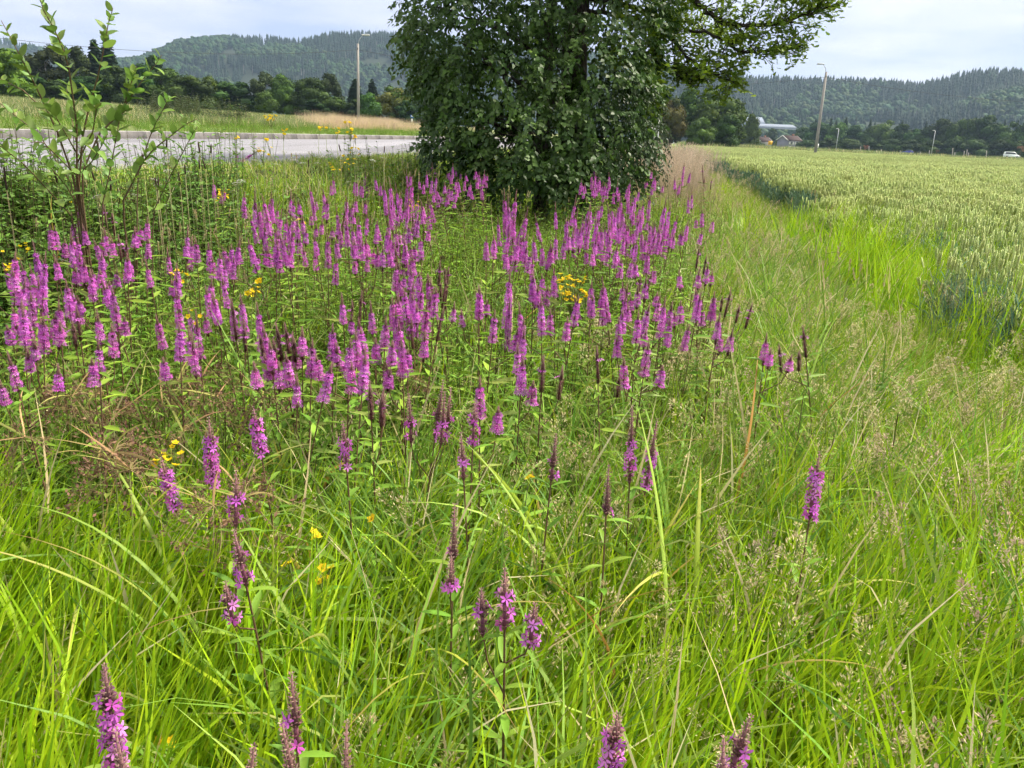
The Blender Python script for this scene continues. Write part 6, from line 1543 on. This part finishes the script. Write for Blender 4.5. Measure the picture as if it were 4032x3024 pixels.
# yarrow
def umbel(seed):
    r = np.random.default_rng(seed); mb = MB(); m = 46; P = disc(r, m, .032); P[:, 2] = -.25 * (P[:, 0] ** 2 + P[:, 1] ** 2) / .032 + r.normal(0, .0015, m)
    for k in range(0, m, 4): mb.tube([(0, 0, -.045), P[k]], .0007, 3, (.2, .22, .09), False)
    mb.rep(PT6[0], [PT6[1]], np.repeat((np.eye(3) * .0042)[None], m, 0), P, pick(r, [(.74, .74, .68), (.66, .66, .60), (.7, .62, .6)], m, .08)); return mb.mesh("flower_head", M_PETAL)
UM = [umbel(i) for i in range(3)]
for u, v, d in [(725, 655, 6.2), (745, 675, 6.2), (1010, 590, 6.6), (1000, 628, 6.6), (1120, 595, 6.8), (1160, 628, 6.9), (1225, 595, 7.0), (1250, 640, 7.0), (1090, 645, 6.8), (930, 720, 6.0), (950, 710, 6.2), (1270, 615, 7.1), (610, 705, 5.6), (620, 725, 5.6), (535, 765, 5.3), (650, 805, 5.4), (1510, 620, 8.4), (1470, 630, 8.2), (1370, 715, 7.4), (915, 750, 6.0), (380, 770, 5.3), (1190, 640, 7.0), (660, 670, 5.9), (240, 1020, 4.6), (3345, 1650, 3.2)]:
    p = at_y(u, v, d); z0 = float(height(p[0], p[1])); h = p[2] - z0
    if h < .12: continue
    o = empty("yarrow", (p[0], p[1], z0)); tag(o, "white flat-topped yarrow on a thin stem near the road bank", "wildflower", "white yarrow flowers on the road bank")
    mb = MB(); mb.tube([(0, 0, 0), (.01, 0, h * .5), (0, 0, h - .02)], .0016, 4, (.16, .19, .07)); mb.obj("stem", M_STEM, o); link("flower_head", UM[rs_.integers(0, 3)], o, (0, 0, h), (rs_.normal(0, .2), rs_.normal(0, .2), 0), (rs_.uniform(.7, 1.1),) * 3)
# dark narrow heads of timothy grass before the road
tm = MB(); tm.tube([(0, 0, 0), (0, 0, .008), (0, 0, .06), (0, 0, .075)], [.002, .0055, .005, .002], 7, (.075, .045, .035)); TMH = tm.mesh("seed_head", M_STRAW)
for u, v, d in [(783, 555, 5.6), (828, 560, 5.7), (782, 620, 5.6), (806, 620, 5.7), (652, 535, 5.4), (383, 540, 5.0), (218, 665, 4.6), (727, 640, 5.5), (706, 680, 5.4), (560, 595, 5.2), (612, 690, 5.2), (368, 660, 4.9), (620, 700, 5.2), (430, 700, 5.0), (12, 655, 4.3), (20, 690, 4.3), (1340, 560, 7.2), (1512, 570, 8.0), (1215, 620, 6.9)]:
    p = at_y(u, v, d); L = .075; zt = p[2]; z0 = float(height(p[0], p[1])); h = zt - L - z0
    o = empty("timothy_grass", (p[0], p[1], z0)); tag(o, "grass stem with a narrow dark brown head against the road", "grass stem", "dark-headed timothy grasses before the road")
    mb = MB(); mb.tube([(rs_.normal(0, .04), rs_.normal(0, .04), 0), (0, .01, h * .6), (0, 0, h)], [.0018, .0014, .0012], 4, (.34, .29, .14)); mb.obj("stem", M_STEM, o); link("seed_head", TMH, o, (0, 0, h), (rs_.normal(0, .08), rs_.normal(0, .1), 0), (1, 1, rs_.uniform(.8, 1.15)))
# clover heads on the strip
def clover(seed, c1, c2):
    r = np.random.default_rng(seed); mb = MB(); m = 60; d = unit(r.normal(size=(m, 3)) + np.array([0, 0, .5])); k = (d[:, 2:3] * .5 + .5)
    mb.rep([(0, -.2, 0), (.2, .4, .1), (0, 1, 0), (-.2, .4, .1)], [np.array([[0, 1, 2, 3]])], frames(unit(d + r.normal(0, .2, (m, 3))), unit(r.normal(size=(m, 3)))) * .009, d * .006, np.array(c1) * k + np.array(c2) * (1 - k)); return mb.mesh("flower_head", M_PETAL)
CW = [clover(i, (.74, .68, .66), (.55, .30, .28)) for i in range(2)]; CP = [clover(9, (.52, .20, .36), (.4, .14, .26))]
for u, v, cs, lab in [(3467, 1812, CW, "white clover head right of the lone panicle loosestrife"), (3620, 1940, CW, "pinkish white clover head on the bright strip, below a smaller one"), (3545, 1865, CW, "tiny pale clover head on the bright strip"), (3777, 2027, CP, "pink clover head on the bright strip at right"), (3852, 2168, CP, "deep purple clover head low at right"), (3555, 2148, CW, "faded clover head low among the beige panicles"),
                      (3255, 1213, CP, "pink clover head at the upper end of the strip, beside white ones"), (3272, 1180, CW, "white clover head at the upper end of the strip"), (3340, 1248, CP, "reddish clover head in the dark gap of the strip"), (3365, 1335, CW, "pale clover head under the dark gap of the strip"), (3730, 1412, CW, "white clover head in the tall green grass at right"), (3980, 1465, CW, "white clover head near the right photo edge"), (3330, 1180, CW, "second white clover head at the upper end of the strip"), (3975, 2440, CW, "pale clover head at the right photo edge beside white petals")]:
    H = .42; p = at_z(u, v, H); z0 = float(height(p[0], p[1])); o = empty("clover", (p[0], p[1], z0)); tag(o, lab, "clover"); h = H - z0
    mb = MB(); mb.tube([(.02, .01, 0), (0, 0, h)], .0014, 4, (.14, .19, .05)); mb.obj("stem", M_STEM, o); link("flower_head", cs[rs_.integers(0, len(cs))], o, (0, 0, h), (0, 0, rs_.uniform(0, 6)), (1.25,) * 3)
dz_ = [disc_flower("flower", 12, (.78, .78, .74), .013, .003, -.001, M_PETAL, (.7, .48, .02), 5)]
yellow_plant(4010, 2490, .42, 3, .03, "white daisies with yellow eyes at the right photo edge", dz_, "daisy", 1.2, False)

# ================================================================== HAZE
hz = MB(); hz.box(-3000, 3000, -40, 3300, -12, 265); hm = bpy.data.materials.new("haze_air"); hm.use_nodes = True; ht = hm.node_tree
for n in list(ht.nodes): ht.nodes.remove(n)
ho = N(ht, 'ShaderNodeOutputMaterial'); hp_ = N(ht, 'ShaderNodeVolumePrincipled'); hp_.inputs['Color'].default_value = (.55, .75, 1, 1); hp_.inputs['Density'].default_value = .00013; hp_.inputs['Anisotropy'].default_value = .2
ht.links.new(hp_.outputs[0], ho.inputs['Volume'])
tag(hz.obj("haze", hm), "thin bluish summer haze in the valley air", "haze", kind="stuff")

# ================================================================== labels: members of a row are told apart by their order from the left
bpy.context.view_layer.update()
ONES = "first second third fourth fifth sixth seventh eighth ninth tenth eleventh twelfth thirteenth fourteenth fifteenth sixteenth seventeenth eighteenth nineteenth".split()
TENS = {2: ("twentieth", "twenty"), 3: ("thirtieth", "thirty")}
def ordinal(n):
    if n < 20: return ONES[n - 1]
    t, o = divmod(n, 10); return TENS[t][0] if o == 0 else TENS[t][1] + "-" + ONES[o - 1]
rows = {}
for o in scene.objects:
    if o.parent is None and "group" in o and "label" in o: rows.setdefault((o["group"], o["label"]), []).append(o)
for (gname, lab), mem in rows.items():
    if len(mem) < 2 or len(mem) > 39 or len(lab.split()) > 13: continue
    mem.sort(key=lambda o: float(project(np.array(o.matrix_world.translation)[None])[0][0]))
    for i, o in enumerate(mem): o["label"] = lab + ", " + ordinal(i + 1) + " from left"
